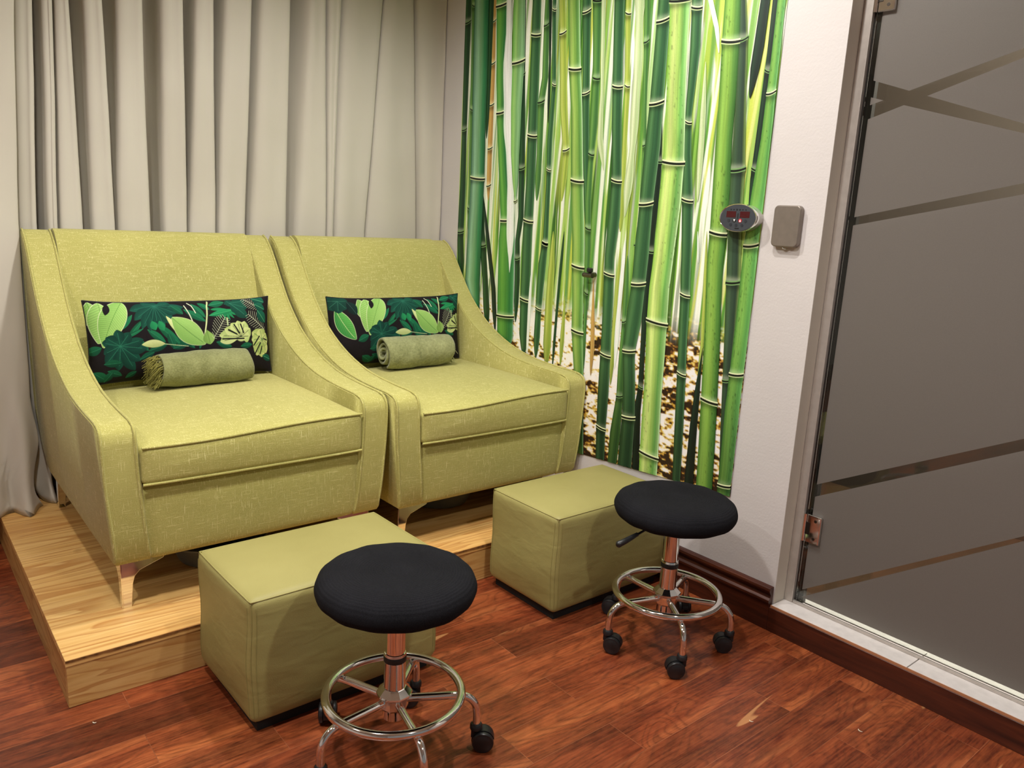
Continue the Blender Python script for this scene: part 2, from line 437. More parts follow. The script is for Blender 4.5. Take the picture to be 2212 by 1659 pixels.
M = dict(linen=linen(), leath=leatherette(), chrome=chrome(), knit=knit(), floor=floor_wood(),
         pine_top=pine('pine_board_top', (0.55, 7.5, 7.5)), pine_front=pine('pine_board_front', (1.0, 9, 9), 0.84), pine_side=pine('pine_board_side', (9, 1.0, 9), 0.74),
         dark=dark_wood(), wall=paint('off_white_wall_paint', srgb(208, 202, 199)), reveal=paint('cream_reveal_paint', srgb(206, 198, 184), 0.6, 0.1), back=paint('grey_back_wall_paint', srgb(168, 164, 158)),
         ceil=paint('ceiling_paint', srgb(235, 233, 228)), curtain=curtain_mat(), mural=print_mat('mural_print', 0.5, 0.35), pillow=print_mat('leaf_print_cotton', 0.85, 0.2, 0.4),
         towel_a=towel('sage_knit_towel', srgb(110, 112, 66), srgb(160, 162, 112)), towel_b=towel('sage_fleece_towel', srgb(116, 120, 78), srgb(168, 170, 122), (110, 110, 110)), fringe=towel('olive_fringe', srgb(96, 92, 38), srgb(150, 144, 72)),
         plastic=plain('black_plastic', srgb(26, 26, 28), 0.38, 0, 0.5), rubber=plain('black_base_board', srgb(16, 15, 15), 0.8), glass=glass_door_mat(),
         alu=plain('brushed_aluminium', srgb(196, 188, 180), 0.38, 0.55, 0.5), seal=plain('dark_door_seal', srgb(34, 30, 28), 0.5), steel=plain('dark_steel', srgb(70, 64, 58), 0.28, 0.9),
         tile=plain('white_sill_tile', srgb(222, 216, 212), 0.25), bronze=plain('brushed_brown_metal', srgb(132, 122, 112), 0.38, 0.45), silver=plain('silver_plastic', srgb(188, 186, 178), 0.3, 0.5),
         face=plain('charcoal_panel_face', srgb(58, 62, 68), 0.4), led=plain('dark_red_display', srgb(66, 6, 14), 0.25), white=plain('white_ink', srgb(240, 240, 240), 0.5), red=plain('red_ink', srgb(190, 36, 52), 0.5),
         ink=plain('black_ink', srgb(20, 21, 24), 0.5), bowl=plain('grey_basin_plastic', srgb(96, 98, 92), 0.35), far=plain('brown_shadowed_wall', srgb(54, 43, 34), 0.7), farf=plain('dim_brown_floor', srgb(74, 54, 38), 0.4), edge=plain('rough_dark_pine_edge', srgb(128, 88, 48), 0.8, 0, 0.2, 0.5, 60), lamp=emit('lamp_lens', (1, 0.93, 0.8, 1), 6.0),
         chip=plain('pale_flake', srgb(225, 215, 190), 0.6), brass=plain('aged_chrome', srgb(110, 104, 92), 0.3, 0.9))
# ------------------------------------------------------------------ room shell
XW, YB = 2.231, 3.53
def struct(name, bm, mat, parent=None, bev=0.0, smooth=False):
    o = from_bm(name, bm, mat, parent, smooth)
    if bev: bevel(o, bev)
    if parent is None: o['kind'] = 'structure'
    return o
bm = bmesh.new(); box(bm, -2.4, 2.40, -2.6, YB, -0.05, 0.0); struct('floor', bm, M['floor'])
bm = bmesh.new(); box(bm, -2.4, 2.40, -2.6, YB, CEIL, CEIL+0.05); struct('ceiling', bm, M['ceil'])
bm = bmesh.new(); box(bm, -2.4, XW, YB, YB+0.08, 0, CEIL); struct('wall_back', bm, M['back'])
bm = bmesh.new(); box(bm, -2.48, -2.40, -2.6, YB, 0, CEIL); struct('wall_left', bm, M['wall'])
# right wall, an opening for the glass door from y = 0.10 to 1.256
bm = bmesh.new()
box(bm, XW, XW+0.17, 1.258, YB+0.08, 0, CEIL); box(bm, XW, XW+0.17, -2.6, 0.10, 0, CEIL); box(bm, XW, XW+0.17, 0.10, 1.258, 2.16, CEIL); box(bm, XW+0.004, XW+0.17, 0.10, 1.258, 0, 0.078)
wr = struct('wall_right', bm, M['wall'])
# room beyond the glass
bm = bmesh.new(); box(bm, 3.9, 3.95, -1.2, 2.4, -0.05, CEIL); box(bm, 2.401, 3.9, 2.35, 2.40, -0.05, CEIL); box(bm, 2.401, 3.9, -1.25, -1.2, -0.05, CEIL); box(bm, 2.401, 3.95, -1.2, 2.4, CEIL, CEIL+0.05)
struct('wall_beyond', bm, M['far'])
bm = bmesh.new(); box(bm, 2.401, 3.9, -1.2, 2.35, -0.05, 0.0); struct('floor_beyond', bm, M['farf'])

bl = bpy.data.lights.new('added_glass_backlight', 'POINT'); bl.energy = 135; bl.shadow_soft_size = 0.12; bl.color = (1.0, 0.93, 0.84)  # added unseen lamp, brightens the upper frosted glass from behind
blo = bpy.data.objects.new('added_glass_backlight', bl); COL.objects.link(blo); blo.location = (2.68, 0.66, 2.40)

# skirting with a moulded top along the right wall; plain riser board under the door
def skirt(y0, y1):
    prof = [(XW, 0.0), (XW-0.018, 0.0), (XW-0.018, 0.092), (XW-0.024, 0.098), (XW-0.024, 0.106), (XW-0.016, 0.112), (XW-0.013, 0.122), (XW-0.020, 0.131), (XW-0.024, 0.138), (XW-0.022, 0.147), (XW-0.014, 0.150), (XW, 0.150)]
    bm = bmesh.new(); prism(bm, prof, 'y', y0, y1); return bm
struct('baseboard_right', skirt(1.262, YB), M['dark'], None, 0.0015)
bm = bmesh.new(); box(bm, XW-0.018, XW+0.002, 0.0, 1.262, 0, 0.083); struct('trim_1', bm, M['dark'], None, 0.002)
bm = bmesh.new(); box(bm, -2.4, XW-0.03, YB-0.018, YB, 0, 0.14); struct('baseboard_back', bm, M['dark'], None, 0.002)
# sill of white tiles
bm = bmesh.new()
for a, b in ((0.815, 1.257), (0.512, 0.812), (0.209, 0.509), (0.10, 0.206)): box(bm, XW-0.014, XW+0.125, a, b, 0.0835, 0.0905)
struct('trim_2', bm, M['tile'], None, 0.001)
bm = bmesh.new(); box(bm, XW-0.017, XW-0.0145, 0.0, 1.257, 0.0835, 0.0915); struct('trim_3', bm, plain('raw_edge_wood', srgb(176, 120, 84), 0.6), None)
# painted reveal and aluminium jamb
bm = bmesh.new(); box(bm, XW+0.001, XW+0.062, 1.2575, 1.262, 0.09, 2.16); struct('trim_4', bm, M['reveal'], None, 0.001)
bm = bmesh.new(); box(bm, XW+0.062, XW+0.092, 1.2275, 1.2575, 0.091, 2.16); struct('trim_5', bm, M['alu'], None, 0.0015)
bm = bmesh.new(); box(bm, XW+0.05, XW+0.11, 0.10, 1.2275, 2.125, 2.16); struct('trim_6', bm, M['alu'], None, 0.0015)

# glass door
XG = 2.305
door = empty('door_1', (0, 0, 0)); tag(door, kind='structure')
bm = bmesh.new(); box(bm, XG, XG+0.010, 0.13, 1.2245, 0.100, 2.118)
pane = from_bm('glass_pane', bm, M['glass'], door); bevel(pane, 0.0015, 2)
bm = bmesh.new(); box(bm, XG+0.001, XG+0.009, 1.2247, 1.2270, 0.10, 2.118)
from_bm('seal_and_light_stop', bm, M['seal'], door)
bm = bmesh.new(); box(bm, XG-0.011, XG-0.002, 0.13, 1.2265, 0.0910, 0.1005)
bt = from_bm('bottom_rail', bm, M['alu'], door); bevel(bt, 0.0015, 2); bt['label'] = 'thin bright metal rail under the glass'
bm = bmesh.new(); box(bm, XG+0.0115, XG+0.030, 1.203, 1.2272, 0.092, 2.124); from_bm('seal_and_light_stop', bm, M['seal'], door)  # dark strip added behind the pane to block light leaking at its edge
def hinge(zc):
    bm = bmesh.new()
    box(bm, XG-0.013, XG-0.0005, 1.166, 1.214, zc-0.047, zc+0.047)
    h = from_bm('hinge', bm, M['chrome'], door); bevel(h, 0.003, 3)
    bm = bmesh.new()
    tube(bm, [(XG-0.010, 1.222, zc-0.046), (XG-0.010, 1.222, zc+0.046)], 0.007, 14)
    k = from_bm('hinge_knuckle', bm, M['chrome'], h, True)
    bm = bmesh.new(); box(bm, XG-0.0135, XG-0.003, 1.198, 1.2265, zc-0.022, zc+0.022)
    k2 = from_bm('hinge_block', bm, M['steel'], h); bevel(k2, 0.003, 3)
    bm = bmesh.new()
    for dz in (-0.03, 0.03): tube(bm, [(XG-0.0138, 1.184, zc+dz), (XG-0.0125, 1.184, zc+dz)], 0.005, 12)
    from_bm('hinge_screw', bm, M['steel'], h, True)
hinge(0.362); hinge(1.965)

# ceiling downlights
for k, (x, y, w, r, cone) in enumerate(LAMPS):
    lt = empty('ceiling_downlight', (x, y, CEIL))
    tag(lt, ['round ceiling downlight above the left armchair footstool', 'round ceiling downlight above the stool near the glass door', 'round ceiling downlight over the open front of the room', 'round ceiling downlight above the gap between the two armchairs', 'round ceiling downlight at the far left of the room'][k], 'ceiling light', 'round downlights in the ceiling')
    bm = bmesh.new(); lathe(bm, [(0.052, -0.0005), (0.062, -0.0005), (0.064, -0.004), (0.052, -0.006), (0.050, -0.004)], n=40, cap=False)
    from_bm('trim_ring', bm, M['alu'], lt, True)
    bm = bmesh.new(); lathe(bm, [(0.050, -0.001), (0.050, -0.003)], n=40)
    from_bm('lens', bm, M['lamp'], lt)

# ------------------------------------------------------------------ pine platform
pf = empty('pine_platform', (1.26, 2.75, 0)); tag(pf, 'low pine board platform on the floor carrying both armchairs', 'platform')
bm = bmesh.new(); box(bm, 0.306-1.26, 2.205-1.26, 2.076-2.75, 3.505-2.75, 0.117, 0.137); bevel(from_bm('top_board', bm, M['pine_top'], pf), 0.0015, 2)
bm = bmesh.new(); rs = np.random.RandomState(4); xs = np.linspace(0.3065-1.26, 2.2-1.26, 130); zz = 0.124+0.006*fnoise(xs*14, xs*0+2, 3)+0.002*rs.rand(130)
prism(bm, [(x, 0.1350) for x in xs[::-1]]+[(x, z) for x, z in zip(xs, zz)], 'y', 2.0745-2.75, 2.0765-2.75); es = from_bm('bark_edge', bm, M['edge'], pf); es['label'] = 'ragged darker front edge'
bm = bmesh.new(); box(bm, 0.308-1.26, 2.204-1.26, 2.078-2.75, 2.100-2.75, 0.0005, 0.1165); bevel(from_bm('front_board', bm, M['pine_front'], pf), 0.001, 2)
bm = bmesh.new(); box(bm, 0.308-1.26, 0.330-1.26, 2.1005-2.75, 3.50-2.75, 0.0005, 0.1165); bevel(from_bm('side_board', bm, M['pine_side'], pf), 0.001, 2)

# ------------------------------------------------------------------ curtain
CU = [[0.4687,0.4783,0.433,0.4397],[0.4815,0.5402,0.4431,0.5028],[0.5621,0.6004,0.5332,0.5684],[0.6017,0.6497,0.5698,0.6519],[0.6902,0.7559,0.677,0.7638],[0.796,0.8921,0.7646,0.8885],[0.9518,1.0396,0.9309,1.0266],[1.0788,1.155,1.0283,1.1376],[1.1866,1.3044,1.1411,1.2647],[1.327,1.4674,1.277,1.441],[1.539,1.6285,1.4875,1.6284],[1.6366,1.694,1.6327,1.6628],[1.7002,1.8887,1.6672,1.8278],[1.8986,2.0675,1.8393,2.104],[2.0852,2.255,2.1229,2.2258]]
def curtain():
    K = len(CU); yf = 3.306; yb = 3.470
    def path(t):   # t = 0 top row (z 2.0), 1 lower row (z 1.2)
        pts = []
        a = [c[0]+(c[2]-c[0])*t for c in CU]; b = [c[1]+(c[3]-c[1])*t for c in CU]
        # one wide forward panel at the far left, beyond the picture's edge
        pts += [(-1.15, 3.30), (-0.95, 3.36), (-0.80, 3.29), (-0.62, 3.25), (-0.50, 3.33), (-0.36, 3.24), (-0.12, 3.23), (-0.02, 3.31), (0.10, 3.235), (0.30, 3.225)]
        e = b[0]
        pts += [(e-0.05, 3.235), (e-0.008, 3.243), (e+0.002, 3.252), (e-0.02, 3.268), (e-0.01, 3.31)]
        for i in range(1, K):
            w = b[i]-a[i]; f = yf; r = yb
            if i >= 10: r = yf+0.075; f = yf-0.004
            if i >= 13: f = 3.292; r = 3.325
            if i == K-1: f = 3.275
            gl = a[i]-b[i-1]
            pts += [(a[i]-0.22*max(gl, 0.01), r-0.004), (a[i]+0.06*w, f+0.016), (a[i]+0.30*w, f+0.002), (a[i]+0.65*w, f+0.004), (b[i]-0.012, f-0.001), (b[i]-0.001, f+0.004), (b[i]-0.001, f+0.012), (b[i]-0.016, f+0.026)]
            if i < K-1:
                g2 = a[i+1]-b[i]
                pts += [(b[i]-0.010+0.25*max(g2, 0.0), r-0.002), (b[i]+0.45*max(g2, 0.012), r+0.004)]
            else: pts += [(b[i]-0.03, 3.36)]
        q = [Vector((p[0], p[1], 0)) for p in pts]
        for _ in range(2):
            n = [q[0]]
            for u, v in zip(q[:-1], q[1:]): n += [u*0.75+v*0.25, u*0.25+v*0.75]
            n.append(q[-1]); q = n
        return np.array([(p.x, p.y) for p in q])
    p0, p1 = path(0.0), path(1.0); n = len(p0)
    zs = np.concatenate([np.linspace(0.139, 0.5, 16), np.linspace(0.52, 2.59, 44)])
    V = np.zeros((len(zs), n, 3))
    for k, z in enumerate(zs):
        t = (2.0-z)/0.8; tt = t if t < 1 else 1+(t-1)*0.25
        p = p0+(p1-p0)*tt
        x = p[:, 0].copy(); y = p[:, 1].copy()
        s = max(0, t)
        y += 0.006*np.sin(x*23+z*3.1)*min(1, s)+0.004*(fnoise(x*30+5, np.full(n, z*5.0))-0.5)
        x += 0.006*(fnoise(x*18, np.full(n, z*3.0))-0.5)
        # hem of the left panel flares and gathers on the platform
        if z < 0.62:
            g = (0.62-z)/0.48; near = np.exp(-((x-0.36)/0.14)**2)
            x += near*g*(0.02+0.035*math.sin(z*17+0.6)); y += near*g*0.05*np.sin(x*60)-near*0.03*g*g
            y = np.maximum(y, 3.16)
        V[k, :, 0] = np.minimum(x, XW-0.006); V[k, :, 1] = np.minimum(y, 3.50); V[k, :, 2] = z
    o = np_mesh('curtain', V.reshape(-1, 3), grid_faces(len(zs), n), M['curtain'], smooth=True)
    sm = o.modifiers.new('solid', 'SOLIDIFY'); sm.thickness = 0.0012
    tag(o, 'long cream pleated curtain hanging behind both green armchairs', 'curtain')
curtain()

# ------------------------------------------------------------------ mural
STALKS = [['dk2',[[2.9535,1.4297,0.0206],[2.9322,1.2252,0.0185],[2.9163,1.1207,0.0236],[2.8945,1.0057,0.0215],[2.8614,0.7833,0.0257]],[1.1596],1],['dk3',[[2.9392,1.3953,0.0088],[2.8737,1.1394,0.0147],[2.8298,0.9748,0.0162],[2.8026,0.7766,0.0161]],[],1],['org',[[2.9156,2.2126,0.0138],[2.9051,1.8943,0.0168],[2.9021,1.632,0.017],[2.8979,1.3615,0.0162]],[1.7779,1.592,1.4299],1],['dk2',[[2.9378,2.2161,0.0195],[2.9292,1.8966,0.0131],[2.9306,1.633,0.0115]],[],1],['dk2',[[3.1079,2.2435,0.0238],[3.1049,1.9802,0.0212],[3.1025,1.6812,0.0184],[3.0987,1.4291,0.0218],[3.1035,1.1923,0.0253],[3.0827,0.988,0.0266]],[2.1481,1.6814,1.2134],1],['md',[[3.0631,2.107,0.0118],[3.0518,1.774,0.012],[3.0371,1.4293,0.0152],[3.041,1.2162,0.0154]],[1.7674,1.3234],1],['dk2',[[2.699,1.875,0.0179],[2.6733,1.5595,0.0191],[2.6606,1.3004,0.0183],[2.6747,1.2026,0.0149],[2.6628,1.0274,0.0178],[2.6597,0.841,0.0146]],[1.5018,1.1189],1],['dk1',[[2.6307,2.1667,0.0268],[2.6216,1.9281,0.0296],[2.6147,1.6831,0.0299],[2.6087,1.4311,0.0293],[2.6099,1.2386,0.0312],[2.6033,0.9626,0.0325],[2.5924,0.7059,0.0329]],[2.0309,1.6333,1.2827,0.9451],1],['md',[[2.5651,2.0983,0.0142],[2.5529,1.8612,0.0192],[2.5692,1.7662,0.0204],[2.5615,1.5568,0.0172],[2.5619,1.3678,0.0199]],[2.0613,1.7665],1],['dk1',[[2.5204,2.0917,0.0116],[2.4956,1.8263,0.0117],[2.5019,1.6164,0.0142],[2.4952,1.4316,0.0135],[2.4921,1.2122,0.0162],[2.5034,1.1107,0.0247],[2.5105,0.9173,0.0183],[2.5103,0.7053,0.0212]],[1.8261,1.4936,1.1973,1.192,0.9172],1],['yl',[[2.4621,2.0261,0.0182],[2.4294,1.7326,0.0228],[2.3996,1.5648,0.0182],[2.4084,1.3706,0.0185]],[2.0173,1.5707],1],['yl',[[2.4459,1.2481,0.0199],[2.4436,1.1153,0.0199],[2.4456,0.9458,0.0228],[2.4395,0.6822,0.0256]],[],1],['yl',[[2.3499,0.9905,0.0121],[2.3515,0.6981,0.0123]],[],1],['dk3',[[2.5469,2.1532,0.0093],[2.5288,1.9181,0.0057],[2.5184,1.6781,0.0081]],[],1],['dk2',[[2.38,1.2512,0.012],[2.3902,1.0531,0.0074],[2.396,0.8495,0.0074],[2.3996,0.6824,0.0086]],[],1],['wh',[[2.5692,1.071,0.0159],[2.5694,0.8248,0.0107],[2.5686,0.6881,0.0109]],[],1],['dk1',[[2.3362,2.1193,0.022],[2.3172,1.8954,0.0201],[2.2973,1.6664,0.0194],[2.2692,1.4325,0.0151],[2.254,1.2539,0.0078]],[2.0764,1.7789],1],['md',[[2.2785,2.11,0.0248],[2.2565,1.8333,0.0179],[2.2527,1.6641,0.0211],[2.2558,1.5202,0.014],[2.2537,1.3735,0.0159],[2.2373,1.1952,0.0143],[2.2286,1.0167,0.0104],[2.222,0.8741,0.0091],[2.2158,0.6754,0.0092]],[1.8278,1.5493,1.2664,1.0137],1],['pale',[[2.2418,2.0505,0.0102],[2.2207,1.7746,0.0102],[2.2132,1.6054,0.0124],[2.1825,1.4904,0.0103]],[],1],['yl',[[2.1155,2.0318,0.0134],[2.0914,1.7641,0.0116],[2.0825,1.545,0.0116],[2.0712,1.2627,0.0159]],[2.0365,1.7855],1],['pale',[[2.0631,2.0753,0.0223],[2.0462,1.8135,0.0169],[2.0426,1.5987,0.019],[2.0539,1.3205,0.0156]],[],1],['yl',[[2.0637,1.2058,0.0123],[2.0604,1.0223,0.0126],[2.0613,0.8335,0.0127],[2.0592,0.6729,0.0107]],[],1],['wh',[[2.0425,1.2372,0.0163],[2.0454,0.9619,0.0125],[2.0447,0.7403,0.0106]],[],1],['org',[[2.1929,1.0716,0.008],[2.1724,0.8159,0.0112],[2.17,0.6908,0.0099]],[],1],['md',[[2.0198,1.9666,0.0128],[1.9993,1.7039,0.0081],[1.9858,1.5696,0.0085],[1.9754,1.3232,0.0093],[1.9905,1.1871,0.0095]],[1.5751,1.2209],1],['dk1',[[2.164,2.0916,0.0254],[2.1491,1.8773,0.0248],[2.131,1.6577,0.0246],[2.1097,1.4501,0.0258],[2.1074,1.3188,0.0301],[2.1159,1.1709,0.0256],[2.1063,1.0172,0.0266],[2.0987,0.8276,0.0272],[2.094,0.6331,0.0292],[2.0913,0.4805,0.0251],[2.0827,0.3471,0.0243]],[1.7875,1.449,1.0989,0.7843,0.4902],1],['md',[[2.0236,1.1784,0.0162],[2.0151,1.0272,0.0122],[2.0145,0.9285,0.0103],[2.0113,0.7465,0.0145],[2.0059,0.6385,0.0166],[2.0131,0.4866,0.0275],[2.0175,0.3655,0.0235]],[0.9288,0.6385],1],['dk3',[[1.9131,1.6462,0.0141],[1.9139,1.3798,0.0181],[1.9197,1.2729,0.0191],[1.9157,1.0382,0.0155],[1.9108,0.8574,0.0118],[1.9045,0.6976,0.0119],[1.9106,0.6081,0.016],[1.8923,0.3551,0.0181]],[1.517,1.2006,0.6945],1],['dk1',[[1.948,2.0568,0.028],[1.9462,1.8809,0.0301],[1.9455,1.716,0.0315],[1.947,1.5684,0.0363],[1.954,1.368,0.0321],[1.9556,1.1852,0.0355],[1.9582,1.0787,0.0335],[1.9668,0.9411,0.0381],[1.9779,0.8217,0.0304],[1.9623,0.6923,0.0317],[1.9516,0.5667,0.0326],[1.9509,0.3379,0.0364]],[1.716,1.368,1.0769,0.8205,0.5655],1],['dk1',[[1.8077,2.0342,0.0217],[1.7965,1.8881,0.0212],[1.798,1.6653,0.0133],[1.7873,1.5378,0.0167],[1.7681,1.3824,0.0234],[1.7521,1.2245,0.0223],[1.7391,1.0604,0.0211],[1.7309,0.9207,0.0194],[1.7208,0.779,0.0195],[1.7091,0.5932,0.0196],[1.6972,0.3876,0.0181]],[2.0077,1.6426,1.3835,1.0587,0.779],1],['yl',[[1.6736,1.2845,0.0066],[1.6546,1.0669,0.0084],[1.6454,0.8994,0.0067],[1.6429,0.7269,0.0085]],[],1],['dk3',[[1.6406,0.8888,0.0068],[1.6448,0.7558,0.0102],[1.6459,0.6084,0.0155],[1.6415,0.3983,0.0192]],[],1],['wh',[[1.7524,2.0253,0.0094],[1.7164,1.9352,0.0093],[1.6966,1.8523,0.0092]],[],1],['wh',[[1.7107,1.2827,0.0102],[1.6954,1.1739,0.0085]],[],1],['pale',[[1.7468,1.8339,0.0095],[1.7329,1.5867,0.0112],[1.7252,1.3832,0.0131]],[],1],['hl',[[1.8797,2.0459,0.0438],[1.8699,1.897,0.0423],[1.8585,1.7201,0.0427],[1.8439,1.5131,0.0464],[1.8453,1.3811,0.0504],[1.8502,1.1925,0.0455],[1.8569,1.0739,0.0467],[1.8538,0.9444,0.0479],[1.8473,0.807,0.0448],[1.8432,0.6853,0.0428],[1.8394,0.5616,0.0443],[1.8344,0.4491,0.0445],[1.8283,0.3094,0.0428]],[1.5105,0.947,0.446],1],['dk3',[[1.5425,1.9915,0.0167],[1.5478,1.858,0.0183],[1.5606,1.7026,0.0144]],[],1],['dk3',[[1.504,1.9853,0.012],[1.5054,1.8304,0.0096],[1.5057,1.671,0.0126],[1.5084,1.4834,0.0157],[1.5179,1.3628,0.0101]],[1.7791,1.4835],1],['gr',[[1.6246,2.0048,0.0123],[1.6077,1.8836,0.0161],[1.5909,1.6767,0.0201],[1.5753,1.4842,0.027],[1.5654,1.3256,0.0253],[1.5461,1.1227,0.0276],[1.5368,0.9714,0.0237],[1.5297,0.8068,0.0171],[1.5194,0.6391,0.0144],[1.5041,0.4694,0.0145]],[1.8844,1.4842,1.1227,0.7931],1],['lt',[[1.6632,2.011,0.0305],[1.6553,1.8827,0.0337],[1.6464,1.7284,0.0333],[1.6423,1.5833,0.0321],[1.6332,1.435,0.0344],[1.6264,1.2763,0.0335],[1.626,1.1793,0.0327],[1.6159,1.0435,0.0322],[1.6043,0.9059,0.033],[1.5911,0.7061,0.0339],[1.5822,0.5653,0.0341],[1.5723,0.3771,0.0344]],[1.8842,1.2778,0.7075],1],['lt2',[[1.4845,1.9821,0.014],[1.4836,1.8279,0.015],[1.4845,1.713,0.0157],[1.4832,1.5772,0.0194],[1.4889,1.4117,0.0254],[1.4946,1.2459,0.0265],[1.492,1.148,0.0279],[1.4917,0.9778,0.0276],[1.4941,0.8219,0.0271],[1.4954,0.7016,0.0283],[1.4908,0.5314,0.0287],[1.4917,0.3907,0.0264]],[1.7131,1.2458,0.8201,0.4291],1],['tl',[[3.0032,2.2267,0.0514],[2.9911,1.9024,0.0522],[2.9863,1.6352,0.05],[2.9813,1.4642,0.0515],[2.9863,1.2208,0.0537],[2.9883,0.9969,0.0574],[2.9588,0.8469,0.035],[2.9363,0.7571,0.0253]],[1.4607],1],['lt3',[[2.8507,2.2021,0.0456],[2.8466,1.9839,0.0326],[2.8276,1.7429,0.0328],[2.8052,1.5627,0.03],[2.7528,1.2806,0.0435],[2.746,1.1915,0.057],[2.731,0.8609,0.0577],[2.7186,0.6846,0.0563]],[1.7408,1.2806,0.8568],1],['wh',[[2.7994,2.0592,0.0212],[2.7999,1.9472,0.0255],[2.7723,1.6915,0.0294],[2.7377,1.4305,0.0268],[2.7178,1.1415,0.0193],[2.715,1.0513,0.0073]],[],1],['plg',[[2.7381,2.184,0.0357],[2.7261,1.9394,0.0397],[2.7259,1.7523,0.035],[2.7166,1.5606,0.0284],[2.6983,1.3554,0.0106]],[1.9376,1.3652],1],['lt4',[[2.4064,2.1306,0.0325],[2.3771,1.879,0.0335],[2.352,1.7275,0.0321],[2.3214,1.4502,0.0353],[2.3041,1.3122,0.0362],[2.2915,1.2172,0.0347],[2.2837,1.1149,0.0343],[2.273,0.9989,0.0316],[2.262,0.8551,0.0331],[2.2332,0.6653,0.0272],[2.1961,0.3502,0.0201]],[1.8732,1.449,1.1137,0.8538,0.6438],1]]
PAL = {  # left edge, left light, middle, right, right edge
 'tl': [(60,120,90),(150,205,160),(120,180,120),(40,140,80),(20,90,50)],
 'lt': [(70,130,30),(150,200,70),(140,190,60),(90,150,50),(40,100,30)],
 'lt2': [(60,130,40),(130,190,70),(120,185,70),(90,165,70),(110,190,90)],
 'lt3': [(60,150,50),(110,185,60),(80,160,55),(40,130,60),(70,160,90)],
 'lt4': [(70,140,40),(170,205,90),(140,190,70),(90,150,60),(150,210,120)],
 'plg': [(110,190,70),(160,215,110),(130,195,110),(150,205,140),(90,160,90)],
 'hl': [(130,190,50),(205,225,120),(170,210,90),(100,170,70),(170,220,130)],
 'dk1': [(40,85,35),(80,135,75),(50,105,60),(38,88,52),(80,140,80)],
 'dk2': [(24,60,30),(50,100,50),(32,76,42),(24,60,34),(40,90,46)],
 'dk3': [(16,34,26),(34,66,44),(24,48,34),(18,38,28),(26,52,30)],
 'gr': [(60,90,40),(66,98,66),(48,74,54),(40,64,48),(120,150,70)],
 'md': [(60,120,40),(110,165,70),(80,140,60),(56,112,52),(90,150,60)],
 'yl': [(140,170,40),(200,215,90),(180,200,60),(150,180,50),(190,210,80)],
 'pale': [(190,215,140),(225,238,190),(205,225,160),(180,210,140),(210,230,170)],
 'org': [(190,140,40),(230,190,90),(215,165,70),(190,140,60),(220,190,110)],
 'wh': [(215,235,215),(250,252,246),(248,250,244),(240,246,238),(220,235,215)],
}
